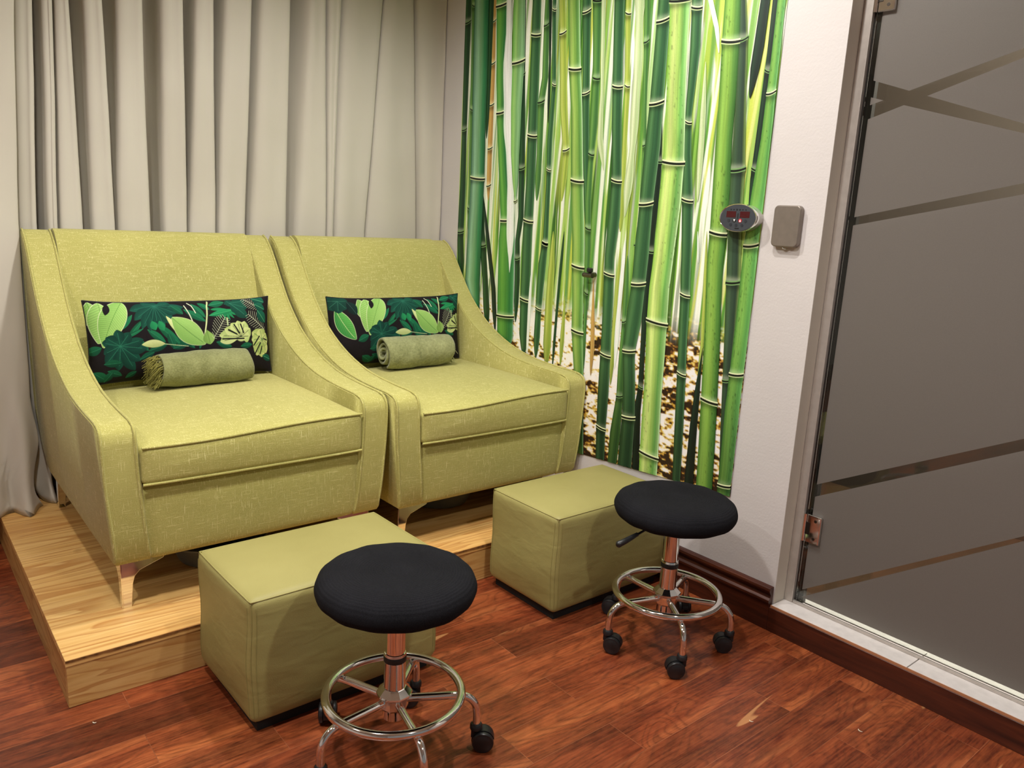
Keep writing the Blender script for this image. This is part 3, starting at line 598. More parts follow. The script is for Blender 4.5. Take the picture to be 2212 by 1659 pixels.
def mural():
    Y0, Y1, Z0L, Z0R, Z1 = 1.466, 3.127, 0.352, 0.400, 2.615
    ny, nz = 760, 620
    yy = np.linspace(Y0, Y1, ny); s = np.linspace(0, 1, nz)
    Yg, S = np.meshgrid(yy, s, indexing='ij')
    zb = Z0R+(np.clip(Yg, Y0, 2.25)-Y0)/(2.25-Y0)*(Z0L-Z0R)
    Zg = zb+(Z1-zb)*S
    # soft forest background
    lean = Yg+0.10*(Zg-1.2)*(vnoise(Yg*2.2, Zg*0+3)-0.35)
    a = fnoise(lean*70, Zg*1.6, 2); b = fnoise(lean*32+9, Zg*0.8+4, 2); c = fnoise(lean*140+3, Zg*5, 2); w = vnoise(lean*90, Zg*9+2)
    dark, mid, lt, yel, wh = (lin(q) for q in ((52,100,36), (110,165,60), (176,208,104), (206,214,84), (250,252,236)))
    def mx(c0, c1, t): return c0*(1-t[..., None])+c1*t[..., None]
    C = mx(mx(np.broadcast_to(dark, Yg.shape+(3,)), mid, sstep(0.25, 0.5, b)), lt, sstep(0.42, 0.62, a))
    C = mx(C, yel, sstep(0.55, 0.75, vnoise(lean*11, Zg*2))*0.45)
    C = mx(C, wh, sstep(0.50, 0.60, a*0.55+c*0.30+w*0.2)*0.95)
    C = mx(C, dark, sstep(0.60, 0.72, fnoise(lean*60+40, Zg*1.3+7, 2))*0.55)
    C = mx(C, dark*0.5, sstep(0.62, 0.70, fnoise(lean*85+4, Zg*1.1+37, 2))*0.7*sstep(1.1, 1.5, Yg*0+Zg*0+1.4))
    # soft distant canes
    rs = np.random.RandomState(3)
    for k in range(120):
        y0 = rs.uniform(Y0, Y1); ln = rs.uniform(-0.10, 0.03); wd_ = rs.uniform(0.004, 0.013); cc = [mid, lt, yel, wh, wh, lin((84,146,60)), lin((140,190,80))][rs.randint(7)]
        zl = rs.uniform(0.8, 1.1); yc = y0+ln*(Zg-1.3)
        d = np.abs(Yg-yc)/wd_
        t = (1-sstep(0.55, 1.25, d))*sstep(zl-0.03, zl, Zg)*0.75
        C = mx(C, cc, t)
    # bright litter on the ground
    gz = sstep(1.02, 0.88, Zg+0.10*(vnoise(Yg*3, Zg)-0.5))
    p1 = fnoise(Yg*52, Zg*120, 2); p2 = fnoise(Yg*20+7, Zg*46, 2); p3 = fnoise(Yg*5+2, Zg*12+5, 2)
    q = p1*0.55+p2*0.45+(p3-0.5)*0.35+0.045-0.15*sstep(1.90, 1.72, Yg)*sstep(0.55, 0.72, Zg)-0.14*sstep(0.50, 0.40, Zg)
    G = np.broadcast_to(lin((46, 28, 14)), Yg.shape+(3,))
    for lv, cc in ((0.36, (112, 70, 30)), (0.41, (206, 160, 60)), (0.455, (232, 214, 130)), (0.50, (250, 236, 214)), (0.54, (252, 247, 244))): G = mx(G, lin(cc), sstep(lv-0.008, lv+0.008, q))
    C = mx(C, G, gz) if False else C*(1-gz[..., None])+G*gz[..., None]
    V = np.stack([np.full_like(Yg, XW-0.0025), Yg, Zg], -1).reshape(-1, 3)
    Vs = [V]; Fs = [grid_faces(ny, nz)]; Cs = [C.reshape(-1, 3)]; off = len(V)
    # body behind the picture so that it is a real sheet
    lay = 0
    NX = 25
    xs = np.linspace(-1, 1, NX)
    for key, pts, nodes, _ in STALKS:
        lay += 1
        P = np.array(pts, float); P = P[np.argsort(-P[:, 1])]
        ztop, zbot = P[0, 1], P[-1, 1]
        if ztop > 1.85:   # runs on up out of the picture
            k = (P[0]-P[min(2, len(P)-1)])/(P[0, 1]-P[min(2, len(P)-1), 1]); e = P[0]+k*(Z1-0.004-P[0, 1]); e[2] = P[0, 2]*0.98; P = np.vstack([e, P])
        if zbot < 0.50:
            e = P[-1].copy(); e[1] = 0.30; P = np.vstack([P, e])
        zz = np.arange(P[0, 1], P[-1, 1], -0.005); 
        yc = np.interp(-zz, -P[:, 1], P[:, 0]); hw = np.interp(-zz, -P[:, 1], P[:, 2])
        zbm = Z0R+(np.clip(yc, Y0, 2.25)-Y0)/(2.25-Y0)*(Z0L-Z0R)+0.001
        pal = np.array([lin(q) for q in PAL[key]]); gm = pal.mean(1, keepdims=True)
        if key != 'wh': pal = (pal*0.88+gm*0.12)*0.92
        # nodes pinch and darken
        br = np.ones(len(zz))
        nd = list(nodes)
        if key not in ('wh', 'pale') and nd:
            # keep the rhythm going above the frame
            if ztop > 1.85 and len(nd) > 1:
                st = np.median(np.abs(np.diff(sorted(nd)))); zt = max(nd)
                while zt+st < Z1: zt += st; nd.append(zt)
        if zbot > 0.55: hw = hw*np.clip((zz-zz[-1])/0.09, 0.02, 1)**0.5
        if ztop < 1.85: hw = hw*np.clip((zz[0]-zz)/0.16, 0.02, 1)**0.6
        if key in ('wh', 'pale'): hw = hw*(0.75+0.5*vnoise(zz*9+lay*7, zz*0+lay))
        for q in nd: hw = hw*(1+0.07*np.exp(-((zz-q)/0.010)**2))
        Yv = yc[:, None]-xs[None, :]*hw[:, None]           # xs -1 = picture left = larger y
        Zv = np.repeat(zz[:, None], NX, 1)
        pos = (xs+1)/2*4; i0 = np.clip(pos.astype(int), 0, 3); f = pos-i0
        base = pal[i0]*(1-f[:, None])+pal[i0+1]*f[:, None]
        Cc = np.repeat(base[None], len(zz), 0)
        tx = 0.80+0.34*fnoise(xs[None, :]*6+lay*5, Zv*9, 3)+0.26*(vnoise(xs[None, :]*30+lay, Zv*4)-0.5)
        Cc = Cc*tx[..., None]
        if key == 'hl': Cc = Cc*(1+0.30*sstep(0.5, 0.7, vnoise(xs[None, :]*3+4, Zv*3.5)))[..., None]
        if key in ('hl', 'lt3', 'lt4', 'lt2', 'plg', 'md', 'dk1') : Cc = Cc+(sstep(0.86, 0.98, xs)*{'hl': 0.35, 'lt3': 0.3, 'lt4': 0.4, 'plg': 0.3}.get(key, 0.12))[None, :, None]*np.clip(fnoise(Zv*0+lay, Zv*2.2, 2)*2-0.4, 0, 1)[..., None]
        if key in ('lt', 'hl', 'lt2'): Cc = Cc*(1-0.5*sstep(0.78, 0.86, vnoise(xs[None, :]*9+lay*3, Zv*110))*sstep(0.45, 0.6, vnoise(xs[None, :]*2, Zv*5+lay)))[..., None]
        for q in nd:
            d = zz-q
            Cc = Cc*(1-0.55*np.exp(-((d+0.012)/0.012)**2)*(d < 0))[:, None, None]
            Cc = Cc+(np.exp(-((d-0.008)/0.010)**2)*0.22*(d > -0.002))[:, None, None]*np.array([0.9, 1, 0.7])
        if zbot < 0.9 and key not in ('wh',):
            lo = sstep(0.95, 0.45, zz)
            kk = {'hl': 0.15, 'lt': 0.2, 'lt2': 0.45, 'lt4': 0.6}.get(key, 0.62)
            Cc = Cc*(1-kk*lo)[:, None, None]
        Cc = np.clip(Cc, 0, 1)
        x = XW-0.0026-lay*0.00009
        keep = (zz > zbm.min()-0.05)
        Yv = np.clip(Yv[keep], Y0, Y1); Zv = Zv[keep]; Cc = Cc[keep]
        zbv = Z0R+(np.clip(Yv, Y0, 2.25)-Y0)/(2.25-Y0)*(Z0L-Z0R)+0.0005
        Zv = np.clip(Zv, zbv, Z1)
        n = Yv.shape[0]
        Vs.append(np.stack([np.full_like(Yv, x), Yv, Zv], -1).reshape(-1, 3)); Fs.append(grid_faces(n, NX, off)); Cs.append(Cc.reshape(-1, 3)); off += n*NX
        # node rings: white lip with a dark line beneath
        if key in ('wh', 'pale', 'org', 'yl'): nd = [q for q in nd if key != 'wh']
        for q in nd:
            if q > Z1-0.02 or q < 0.42: continue
            y_ = np.interp(-q, -P[:, 1], P[:, 0]); h_ = np.interp(-q, -P[:, 1], P[:, 2])*1.10
            sl = 0.004*(1 if lay % 2 else -1)
            th = min(0.0075, 0.0030+h_*0.12)
            for dz0, dz1, col in ((th*1.0, th*0.25, (232,240,190)), (th*0.3, -th*0.75, (14,22,14)), (-th*0.75, -th*1.25, (190,205,150))):
                if key in ('dk2', 'dk3', 'gr', 'md') and col[0] > 100: col = (120, 160, 100)
                xx = np.linspace(-1, 1, 9); yv = np.clip(y_-xx*h_, Y0, Y1); cz = q+0.0035*(xx**2)+sl*xx
                VV = []
                for dz in (dz0, dz1): VV.append(np.stack([np.full_like(yv, x-0.00004), yv, cz+dz], -1))
                Vs.append(np.array(VV).reshape(-1, 3)); Fs.append(grid_faces(2, 9, off)); Cs.append(np.repeat(lin(col)[None], 18, 0)); off += 18
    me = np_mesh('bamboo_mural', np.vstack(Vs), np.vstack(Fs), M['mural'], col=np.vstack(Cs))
    tag(me, 'tall bamboo grove photo print covering the white wall beside the curtain', 'wall mural')
mural()
# ------------------------------------------------------------------ armchairs
ARM_TOP = [(0.0, 0.500), (0.006, 0.528), (0.022, 0.545), (0.06, 0.553), (0.16, 0.556), (0.26, 0.561), (0.36, 0.572), (0.46, 0.594), (0.56, 0.628), (0.66, 0.677), (0.74, 0.735), (0.81, 0.798), (0.87, 0.868), (0.92, 0.932), (0.96, 0.978), (0.995, 1.008), (1.02, 1.022)]
ARM_OUT = [(0.016, 0.149), (0.005, 0.164), (0.001, 0.24), (0.0, 0.36)] + ARM_TOP + [(1.045, 1.030), (1.058, 1.015), (1.060, 0.97), (1.052, 0.7), (1.046, 0.4), (1.035, 0.25), (1.005, 0.172), (0.96, 0.150), (0.7, 0.146), (0.3, 0.146)]
HW = 0.444; ST = 0.098
def inward(z, y=0):
    return 0.026*max(0.0, (0.50-z)/0.35)**1.6

def make_chair():
    root = empty('armchair')
    tag(root, 'x', 'armchair', 'lime green slope-armed armchairs')
    for sgn in (-1, 1):
        bm = bmesh.new(); rings = []
        N = len(ARM_OUT); xs = [HW, HW-0.004, HW-0.03, HW-ST+0.03, HW-ST+0.004, HW-ST]; ins = [0.006, 0, 0, 0, 0, 0.006]
        cyy, czz = 0.55, 0.45
        for X, q in zip(xs, ins):
            ring = []
            for (y, z) in ARM_OUT:
                d = Vector((y-cyy, z-czz)); k = 1-q/max(d.length, 0.05)
                yy, zz = cyy+d.x*k, czz+d.y*k
                ring.append(bm.verts.new((sgn*(X-inward(zz)), yy, zz)))
            rings.append(ring)
        for a, b in zip(rings[:-1], rings[1:]):
            for k in range(N): bm.faces.new((a[k], a[(k+1) % N], b[(k+1) % N], b[k]))
        for rg in (rings[0], rings[-1]):
            bm.faces.new(rg)
        bmesh.ops.triangulate(bm, faces=[f for f in bm.faces if len(f.verts) > 4])
        arm = from_bm('arm', bm, M['linen'], root, True, 50)
        # welts along both edges of the facing strip
        run = [(0.010, 0.166), (0.002, 0.24), (0.001, 0.36), (0.0, 0.44)]+ARM_TOP+[(1.04, 1.029)]
        for X in (HW-0.006, HW-ST+0.006):
            bm = bmesh.new()
            pts = catmull([(sgn*(X-inward(z)), y-0.0005, z+0.0015) for y, z in run], 3)
            tube(bm, pts, 0.0042, 8)
            from_bm('piping', bm, M['linen'], arm, True, 60)
    # back rest
    bk = [(0.735, 0.46), (0.775, 0.58), (0.822, 0.68), (0.862, 0.77), (0.897, 0.86), (0.925, 0.93), (0.948, 0.98), (0.968, 1.010), (0.990, 1.029), (1.012, 1.036), (1.030, 1.036), (1.046, 1.028), (1.056, 1.0), (1.05, 0.9), (1.042, 0.5), (1.03, 0.3), (1.00, 0.20), (0.97, 0.18), (0.85, 0.3)]
    bm = bmesh.new(); prism(bm, bk, 'x', -(HW-ST)-0.001, (HW-ST)+0.001, 14)
    for v in bm.verts:
        if v.co.y < 0.96 and v.co.z > 0.4: v.co.y -= 0.005*(1-(v.co.x/0.345)**4)
    bk_o = from_bm('backrest', bm, M['linen'], root, True, 50)
    # seat cushion with a proud front and soft crown
    def f(x, y, z):
        u, v = x/0.343, y/0.382
        if z > 0: z += 0.020*(1-u**4)*(1-abs(v)**3) + 0.008*u
        if y < 0: y -= 0.012*(1-u**4)*math.cos(z*18)
        if z > 0 and y < -0.33: z += 0.004*math.sin(x*9)
        return (x, y, z)
    bm = bmesh.new(); soft_box(bm, 0.343, 0.382, 0.060, 0.018, 22, f, (0, 0.372, 0.437))
    cu = from_bm('seat_cushion', bm, M['linen'], root, True, 70)
    for zz in (0.056, -0.056):
        bm = bmesh.new(); pts = []
        for k in range(41):
            u = -1+2*k/40; x = u*0.339; yb = -0.382+0.004
            p = f(x, yb, zz); pts.append((p[0], p[1]+0.372-0.002, p[2]+0.437+(0.002 if zz > 0 else -0.001)))
        tube(bm, pts, 0.0042, 8); from_bm('piping', bm, M['linen'], cu, True, 60)
    # front rail panel under the cushion
    def g(x, y, z):
        u = x/0.345; w = z/0.113; x *= 1-0.06*max(0.0, -w)**2
        if y < 0: y -= 0.010*(1-abs(u)**6)*(1-abs(w)**4)
        return (x, y, z)
    bm = bmesh.new(); soft_box(bm, 0.345, 0.03, 0.113, 0.016, 16, g, (0, 0.042, 0.259))
    from_bm('front_panel', bm, M['linen'], root, True, 70)
    bm = bmesh.new(); box(bm, -0.345, 0.345, 0.06, 0.99, 0.150, 0.20)
    ub = from_bm('underside', bm, M['rubber'], root); ub['label'] = 'black cloth underside'
    # chrome corner legs
    for sx in (-1, 1):
        prof = [(0.0, 0.0), (0.022, 0.0), (0.030, 0.072), (0.036, 0.092), (0.050, 0.108), (0.118, 0.132), (0.122, 0.150), (0.0, 0.150)]
        for fy, y0 in ((1, 0.045), (-1, 0.985)):
            bm = bmesh.new()
            x0 = 0.398
            pr = [(sx*(x0-px+(0.004*(pz-0.15)/0.15)), pz) for px, pz in prof]
            prism(bm, pr, 'y', y0, y0+0.004*fy)
            pr = [(y0+fy*py*0.85, pz) for py, pz in prof]
            prism(bm, pr, 'x', sx*(x0-0.004), sx*x0)
            box(bm, min(sx*(x0-0.022), sx*(x0-0.004)), max(sx*(x0-0.022), sx*(x0-0.004)), min(y0+fy*0.004, y0+fy*0.020), max(y0+fy*0.004, y0+fy*0.020), 0.0, 0.006)
            l = from_bm('leg', bm, M['chrome'], root); bevel(l, 0.0012, 2); l['label'] = 'polished chrome bracket leg'
    return root

def copy_tree(o, parent=None):
    c = o.copy(); COL.objects.link(c)
    if parent: c.parent = parent
    for ch in list(o.children): copy_tree(ch, c)
    return c

PZ = 0.137
c1 = make_chair(); c1.location = (0.887, 2.232, PZ); c1['label'] = 'lime green fabric armchair on the left, nearer the bare end of the pine platform'
c2 = copy_tree(c1); c2.location = (1.779, 2.190, PZ); c2['label'] = 'lime green fabric armchair on the right, against the bamboo mural wall'

# ------------------------------------------------------------------ leaf print
def leaf_picture(X, Y):
    C = np.broadcast_to(lin((26, 21, 25)), X.shape+(3,)).copy()
    C *= (0.9+0.25*fnoise(X/30, Y/30, 2))[..., None]
    def blend(m, col): 
        nonlocal C
        C = C*(1-m[..., None])+np.asarray(col)*m[..., None]
    def blade(x0, y0, x1, y1, w, col, col2=None, vein=None, bend=0.0, pos=0.5, stripes=0, outline=None):
        dx, dy = x1-x0, y1-y0; L = math.hypot(dx, dy); ux, uy = dx/L, dy/L
        t = ((X-x0)*ux+(Y-y0)*uy)/L; d = -(X-x0)*uy+(Y-y0)*ux
        d = d-bend*L*4*t*(1-t)
        tc = np.clip(t, 0, 1); k = math.log(0.5)/math.log(pos); hw = w*0.62*np.sin(PI*tc**k)**0.8
        ins = (t > 0) & (t < 1)
        m = sstep(2.0, -2.0, np.abs(d)-hw)*ins
        if outline is not None: blend(sstep(2.0, -2.0, np.abs(d)-hw-5)*ins, lin(outline))
        c = lin(col)[None, None]*np.ones(X.shape+(1,))
        sh = np.clip(d/np.maximum(hw, 1), -1, 1)
        c2_ = lin(col2 if col2 else tuple(q*0.6 for q in col))
        mixv = sstep(-0.9, 1.0, sh)*0.7
        c = c*(1-mixv[..., None])+c2_*mixv[..., None]
        if stripes:
            s = 0.5+0.5*np.sin((t*L-np.abs(d)*0.6)/stripes*2*PI)
            c = c*(0.84+0.26*s)[..., None]
        m3 = m[..., None]; C[:] = C*(1-m3)+c*m3
        if vein is not None:
            blend(sstep(3.2, 1.0, np.abs(d))*ins*sstep(0.97, 0.9, t), lin(vein))
    def line(pts, w, col):
        for (x0, y0), (x1, y1) in zip(pts[:-1], pts[1:]):
            dx, dy = x1-x0, y1-y0; L2 = dx*dx+dy*dy
            t = np.clip(((X-x0)*dx+(Y-y0)*dy)/L2, 0, 1)
            d = np.hypot(X-x0-t*dx, Y-y0-t*dy); blend(sstep(w/2+1.5, w/2-1.0, d), lin(col))
    def monstera(cx, cy, tips, w, col, col2, vein, core):
        for (tx, ty) in tips: blade(cx, cy, tx, ty, w, col, col2, None, 0.05, 0.6)
        blend(sstep(core+6, core-10, np.hypot(X-cx, (Y-cy)*1.2)), lin(col)*0.9)
        for (tx, ty) in tips: line([(cx, cy), (cx+(tx-cx)*0.8, cy+(ty-cy)*0.8)], 4, vein)
    DG, TG, BG = (22, 78, 62), (28, 112, 74), (36, 140, 86)
    # background palms and blades
    for a in ((510, 330, 380, 480, 46), (610, 380, 440, 560, 40), (600, 470, 400, 560, 30), (640, 480, 810, 615, 56), (735, 430, 965, 650, 66), (940, 500, 1000, 650, 60), (1110, 225, 1235, 385, 50), (1020, 290, 1235, 425, 60), (1180, 220, 1290, 300, 50)):
        blade(*a, TG, (16, 70, 50), (44, 130, 90))
    for tx, ty in ((1575, 372), (1545, 402), (1500, 420), (1445, 420), (1390, 400), (1340, 350), (1300, 300)): blade(1430, 290, tx, ty, 26, BG, (24, 100, 64))
    blade(1275, 365, 1555, 310, 52, BG, (24, 104, 66), (70, 170, 110))
    monstera(1520, 230, ((1700, 210), (1705, 300), (1700, 400), (1620, 330), (1500, 200)), 95, DG, (16, 56, 46), (50, 120, 96), 50)
    blade(1290, 250, 1470, 215, 60, TG, (18, 76, 54), (60, 150, 110))
    # large dark monstera, top centre
    monstera(738, 232, ((495, 285), (525, 385), (590, 470), (665, 500), (740, 440), (810, 480), (870, 430), (925, 420), (945, 330), (1025, 262), (900, 215), (620, 200)), 70, (24, 82, 66), (12, 50, 42), (38, 104, 84), 44)
    blade(690, 400, 720, 490, 60, BG, TG); blade(760, 400, 800, 500, 56, BG, TG)
    for a in ((60, 700, 200, 640, 70), (520, 560, 640, 690, 54), (840, 520, 900, 690, 60), (980, 560, 1100, 690, 56), (1330, 640, 1500, 700, 60), (1600, 700, 1740, 690, 50), (900, 240, 1010, 340, 60), (120, 880, 260, 980, 80), (1180, 560, 1150, 700, 40)): blade(*a, (24, 96, 66), (12, 58, 42), (44, 124, 88))
    # light banana leaves, left
    blade(128, 205, 196, 480, 150, (150, 194, 104), (118, 168, 80), (80, 130, 56), 0.03, 0.5, 20, (216, 226, 180))
    blade(-200, 330, 30, 680, 150, (92, 170, 80), (40, 120, 60), (210, 225, 160), 0.06, 0.5, 26, (210, 222, 170))
    blade(225, 205, 175, 600, 190, (166, 206, 116), (132, 180, 92), (92, 140, 60), -0.04, 0.45, 24, (222, 230, 186))
    blade(440, 190, 215, 640, 190, (160, 202, 112), (124, 176, 84), (88, 140, 58), 0.05, 0.42, 22, (218, 228, 180))
    blade(300, 215, 262, 330, 52, (24, 20, 24), (20, 18, 20))
    monstera(-150, 235, ((-330, 240), (-280, 330), (-170, 380), (-60, 330), (-20, 230)), 110, (20, 66, 54), (14, 46, 40), (48, 104, 84), 60)
    blade(-40, 240, 60, 400, 110, (18, 44, 40), (10, 26, 26), (60, 90, 84))
    # dark monstera, lower left
    monstera(372, 628, ((205, 590), (215, 700), (230, 800), (350, 870), (505, 880), (560, 780), (625, 665), (595, 575), (470, 500), (350, 470), (240, 545)), 86, (20, 74, 60), (12, 46, 40), (40, 110, 86), 70)
    for a in ((215, 800, 380, 790, 60), (250, 870, 385, 930, 60), (225, 990, 300, 880, 60), (420, 960, 520, 890, 50), (550, 770, 700, 700, 50), (640, 690, 830, 630, 60), (880, 680, 1040, 640, 50), (1040, 640, 1170, 600, 60)):
        blade(*a, (22, 88, 62), (12, 50, 40), (40, 120, 86))
    # pale blade and stems
    blade(575, 625, 805, 628, 62, (206, 214, 150), (170, 184, 110), None, -0.03)
    line([(805, 630), (900, 645), (1035, 665)], 7, (170, 190, 140))
    line([(1035, 245), (1075, 350), (1105, 445)], 9, (214, 222, 190)); line([(1075, 215), (1110, 250), (1138, 330)], 9, (214, 222, 190))
    line([(1290, 205), (1268, 260), (1255, 350), (1240, 430), (1212, 560)], 14, (206, 216, 160)); line([(1465, 400), (1465, 470)], 15, (190, 206, 150))
    # banana leaf, centre
    blade(835, 352, 975, 560, 44, (212, 220, 160), (190, 204, 130))
    blade(890, 372, 1215, 655, 175, (158, 200, 110), (124, 172, 84), (70, 120, 50), 0.02, 0.5, 17, (206, 218, 160))
    blade(1235, 510, 1265, 660, 100, (150, 186, 100), (110, 150, 70), (80, 120, 50), 0, 0.6, 12)
    # ferns
    for (x0, y0, x1, y1, wd_) in ((1440, 395, 1305, 600, 90), (1715, 370, 1915, 540, 80), (1690, 190, 1860, 320, 70)):
        L = math.hypot(x1-x0, y1-y0); ux, uy = (x1-x0)/L, (y1-y0)/L
        line([(x0, y0), (x1, y1)], 4, (206, 210, 180))
        for k in range(11):
            t = k/10; px, py = x0+(x1-x0)*t, y0+(y1-y0)*t; l = wd_*math.sin(PI*(0.15+0.75*t))
            for s in (-1, 1): line([(px, py), (px-ux*l*0.45-uy*s*l, py-uy*l*0.45+ux*s*l)], 2.6, (196, 200, 170))
    # pale monsteras
    monstera(1610, 600, ((1365, 575), (1372, 640), (1425, 510), (1500, 455), (1575, 432), (1660, 440), (1722, 520), (1715, 600)), 92, (204, 214, 146), (160, 184, 104), (24, 40, 28), 60)
    for a, b in (((1470, 520), (1560, 570)), ((1535, 470), (1590, 560)), ((1610, 470), (1640, 560)), ((1640, 620), (1400, 612))): line([a, b], 15, (22, 22, 24))
    monstera(1880, 640, ((1745, 560), (1735, 640), (1755, 730), (1790, 815), (1860, 840), (1930, 800), (1955, 700), (1945, 590), (1850, 530)), 100, (206, 214, 140), (150, 172, 92), (60, 110, 60), 62)
    for a, b in (((1760, 700), (1840, 610)), ((1775, 790), (1850, 680)), ((1840, 800), (1870, 720)), ((1950, 660), (1900, 640))): line([a, b], 14, (22, 24, 24))
    for a in ((1780, 190, 1930, 250, 90), (1830, 330, 1935, 470, 90), (1800, 260, 1930, 330, 70), (1870, 820, 2000, 880, 60)): blade(*a, (22, 92, 72), (12, 54, 46), (90, 170, 120))
    return np.clip(C, 0, 1)

def make_pillow(name, x0, x1, loc, rz, tilt, label, W=0.333):
    root = empty(name, loc, rz); root.rotation_euler = (tilt, 0, rz)
    tag(root, label, 'pillow', 'leaf print lumbar pillows')
    nu, nv = 620, 280; H = 0.296
    u = np.linspace(0, 1, nu); v = np.linspace(0, 1, nv); U, Vv = np.meshgrid(u, v, indexing='ij')
    a = 2*U-1; b = 2*Vv-1      # b = -1 top
    th = 0.055*np.power(np.clip((1-np.abs(a)**4.5)*(1-np.abs(b)**2.6), 0, 1), 0.62)
    th += 0.004*(fnoise(U*9, Vv*6, 2)-0.5)*(th > 0.01)
    px = W*a*(1-0.020*(1-np.abs(a)**6)*0 - 0.030*(1-b**2)*np.abs(a)**3)
    pz = H/2-(H/2)*b*(1-0.085*(1-a**4)*np.abs(b)**3)
    col = leaf_picture(x0+U*(x1-x0), 190+Vv*820)
    for s, cc in ((-1, col), (1, col[::-1])):
        P = np.stack([px, s*th, pz], -1).reshape(-1, 3); F = grid_faces(nu, nv)
        if s < 0: F = F[:, ::-1]
        if s == -1: V_, F_, C_ = [P], [F], [cc.reshape(-1, 3)]
        else: V_.append(P); F_.append(F+len(P)); C_.append(cc.reshape(-1, 3))
    np_mesh('pillow_cover', np.vstack(V_), np.vstack(F_), M['pillow'], root, np.vstack(C_), True)
    # dark seam cord round the edge
    k = np.arange(0, nu, 4); kv = np.arange(0, nv, 4)
    loop = [(px[i, 0], 0, pz[i, 0]) for i in k]+[(px[-1, j], 0, pz[-1, j]) for j in kv]+[(px[i, -1], 0, pz[i, -1]) for i in k[::-1]]+[(px[0, j], 0, pz[0, j]) for j in kv[::-1]]
    bm = bmesh.new(); tube(bm, loop, 0.0022, 6, True); from_bm('seam', bm, M['ink'], root, True, 80)
    return root
make_pillow('lumbar_pillow', 90, 1990, (0.892, 2.944, PZ+0.514), R(0), R(-5), 'black lumbar pillow with green leaf print on the left armchair', 0.326)
make_pillow('lumbar_pillow', -270, 1640, (1.771, 2.8985, PZ+0.511), R(-0.4), R(-6), 'black lumbar pillow with green leaf print on the right armchair', 0.326)

# ------------------------------------------------------------------ rolled towels
def roll_towel(root, length, rad, mat, seed, squash=0.9, turns=3.2, loose=0.0, fringe_side=None, fr_mat=None):
    rs = np.random.RandomState(seed); n = 56; m = 150
    # spiral sheet, thick cloth
    V = []; tt = np.linspace(0, 1, m)
    for k in range(n):
        s = k/(n-1); x = (s-0.5)*length
        e = 1-0.10*abs(2*s-1)**6
        row = []
        for t in tt:
            ang = t*turns*2*PI+R(248)-turns*2*PI
            r = rad*(0.14+0.86*t)*e
            wob = 1+0.025*math.sin(ang*2+s*5+seed)+0.02*math.sin(s*13+ang)
            if t > 0.66: wob += 0.015*math.sin(s*31+ang*5)
            xx = x*(1+loose*math.sin(ang*1.5+seed)*abs(2*s-1)**3)
            row.append((xx+0.006*math.sin(ang*1.3+seed)*(1 if s > 0.5 else -1)*abs(2*s-1)**4, r*wob*math.cos(ang)*1.06, max(-rad*0.86, r*wob*math.sin(ang)*squash)))
        V.append(row)
    V = np.array(V).reshape(-1, 3)
    o = np_mesh('roll', V, grid_faces(n, m), mat, root, smooth=True)
    sm = o.modifiers.new('solid', 'SOLIDIFY'); sm.thickness = 0.0095; sm.offset = -1
    if fringe_side:
        rnd = random.Random(seed); bm = bmesh.new()
        for k in range(230 if fr_mat is M['fringe'] else 90):
            t = rnd.random()**0.6; ang = rnd.random()*2*PI; r = rad*(0.25+0.7*t)
            x0 = fringe_side*(length/2-0.006); p0 = Vector((x0, r*math.cos(ang), max(-rad*0.8, r*math.sin(ang)*squash)))
            l = rnd.uniform(0.025, 0.052) if fr_mat is M['fringe'] else rnd.uniform(0.012, 0.030)
            d = Vector((fringe_side, rnd.uniform(-0.5, 0.3), rnd.uniform(-0.9, 0.15))).normalized()
            p1 = p0+d*l*0.5+Vector((0, rnd.uniform(-.004, .004), rnd.uniform(-.002, .004))); p2 = p0+d*l+Vector((0, rnd.uniform(-.008, .004), -0.012))
            for p in (p1, p2): p.z = max(p.z, -rad*0.88)
            tube(bm, [p0, p1, p2], [0.0016, 0.0014, 0.0007], 4)
        from_bm('fringe', bm, fr_mat, root, True, 80)
    return root
t1 = empty('rolled_towel', (0.920, 2.831, PZ+0.512+0.066), R(2.0)); tag(t1, 'rolled sage towel with a fringed end on the left armchair', 'towel', 'rolled sage towels')
roll_towel(t1, 0.318, 0.060, M['towel_a'], 2, 0.92, 3.2, 0.0, -1, M['fringe'])
t2 = empty('rolled_towel', (1.785, 2.785, PZ+0.512+0.074), R(-1.0)); tag(t2, 'rolled fluffy sage towel with open spiral end on the right armchair', 'towel', 'rolled sage towels')
roll_towel(t2, 0.310, 0.067, M['towel_b'], 5, 0.95, 2.6, 0.0, 1, M['towel_b'])

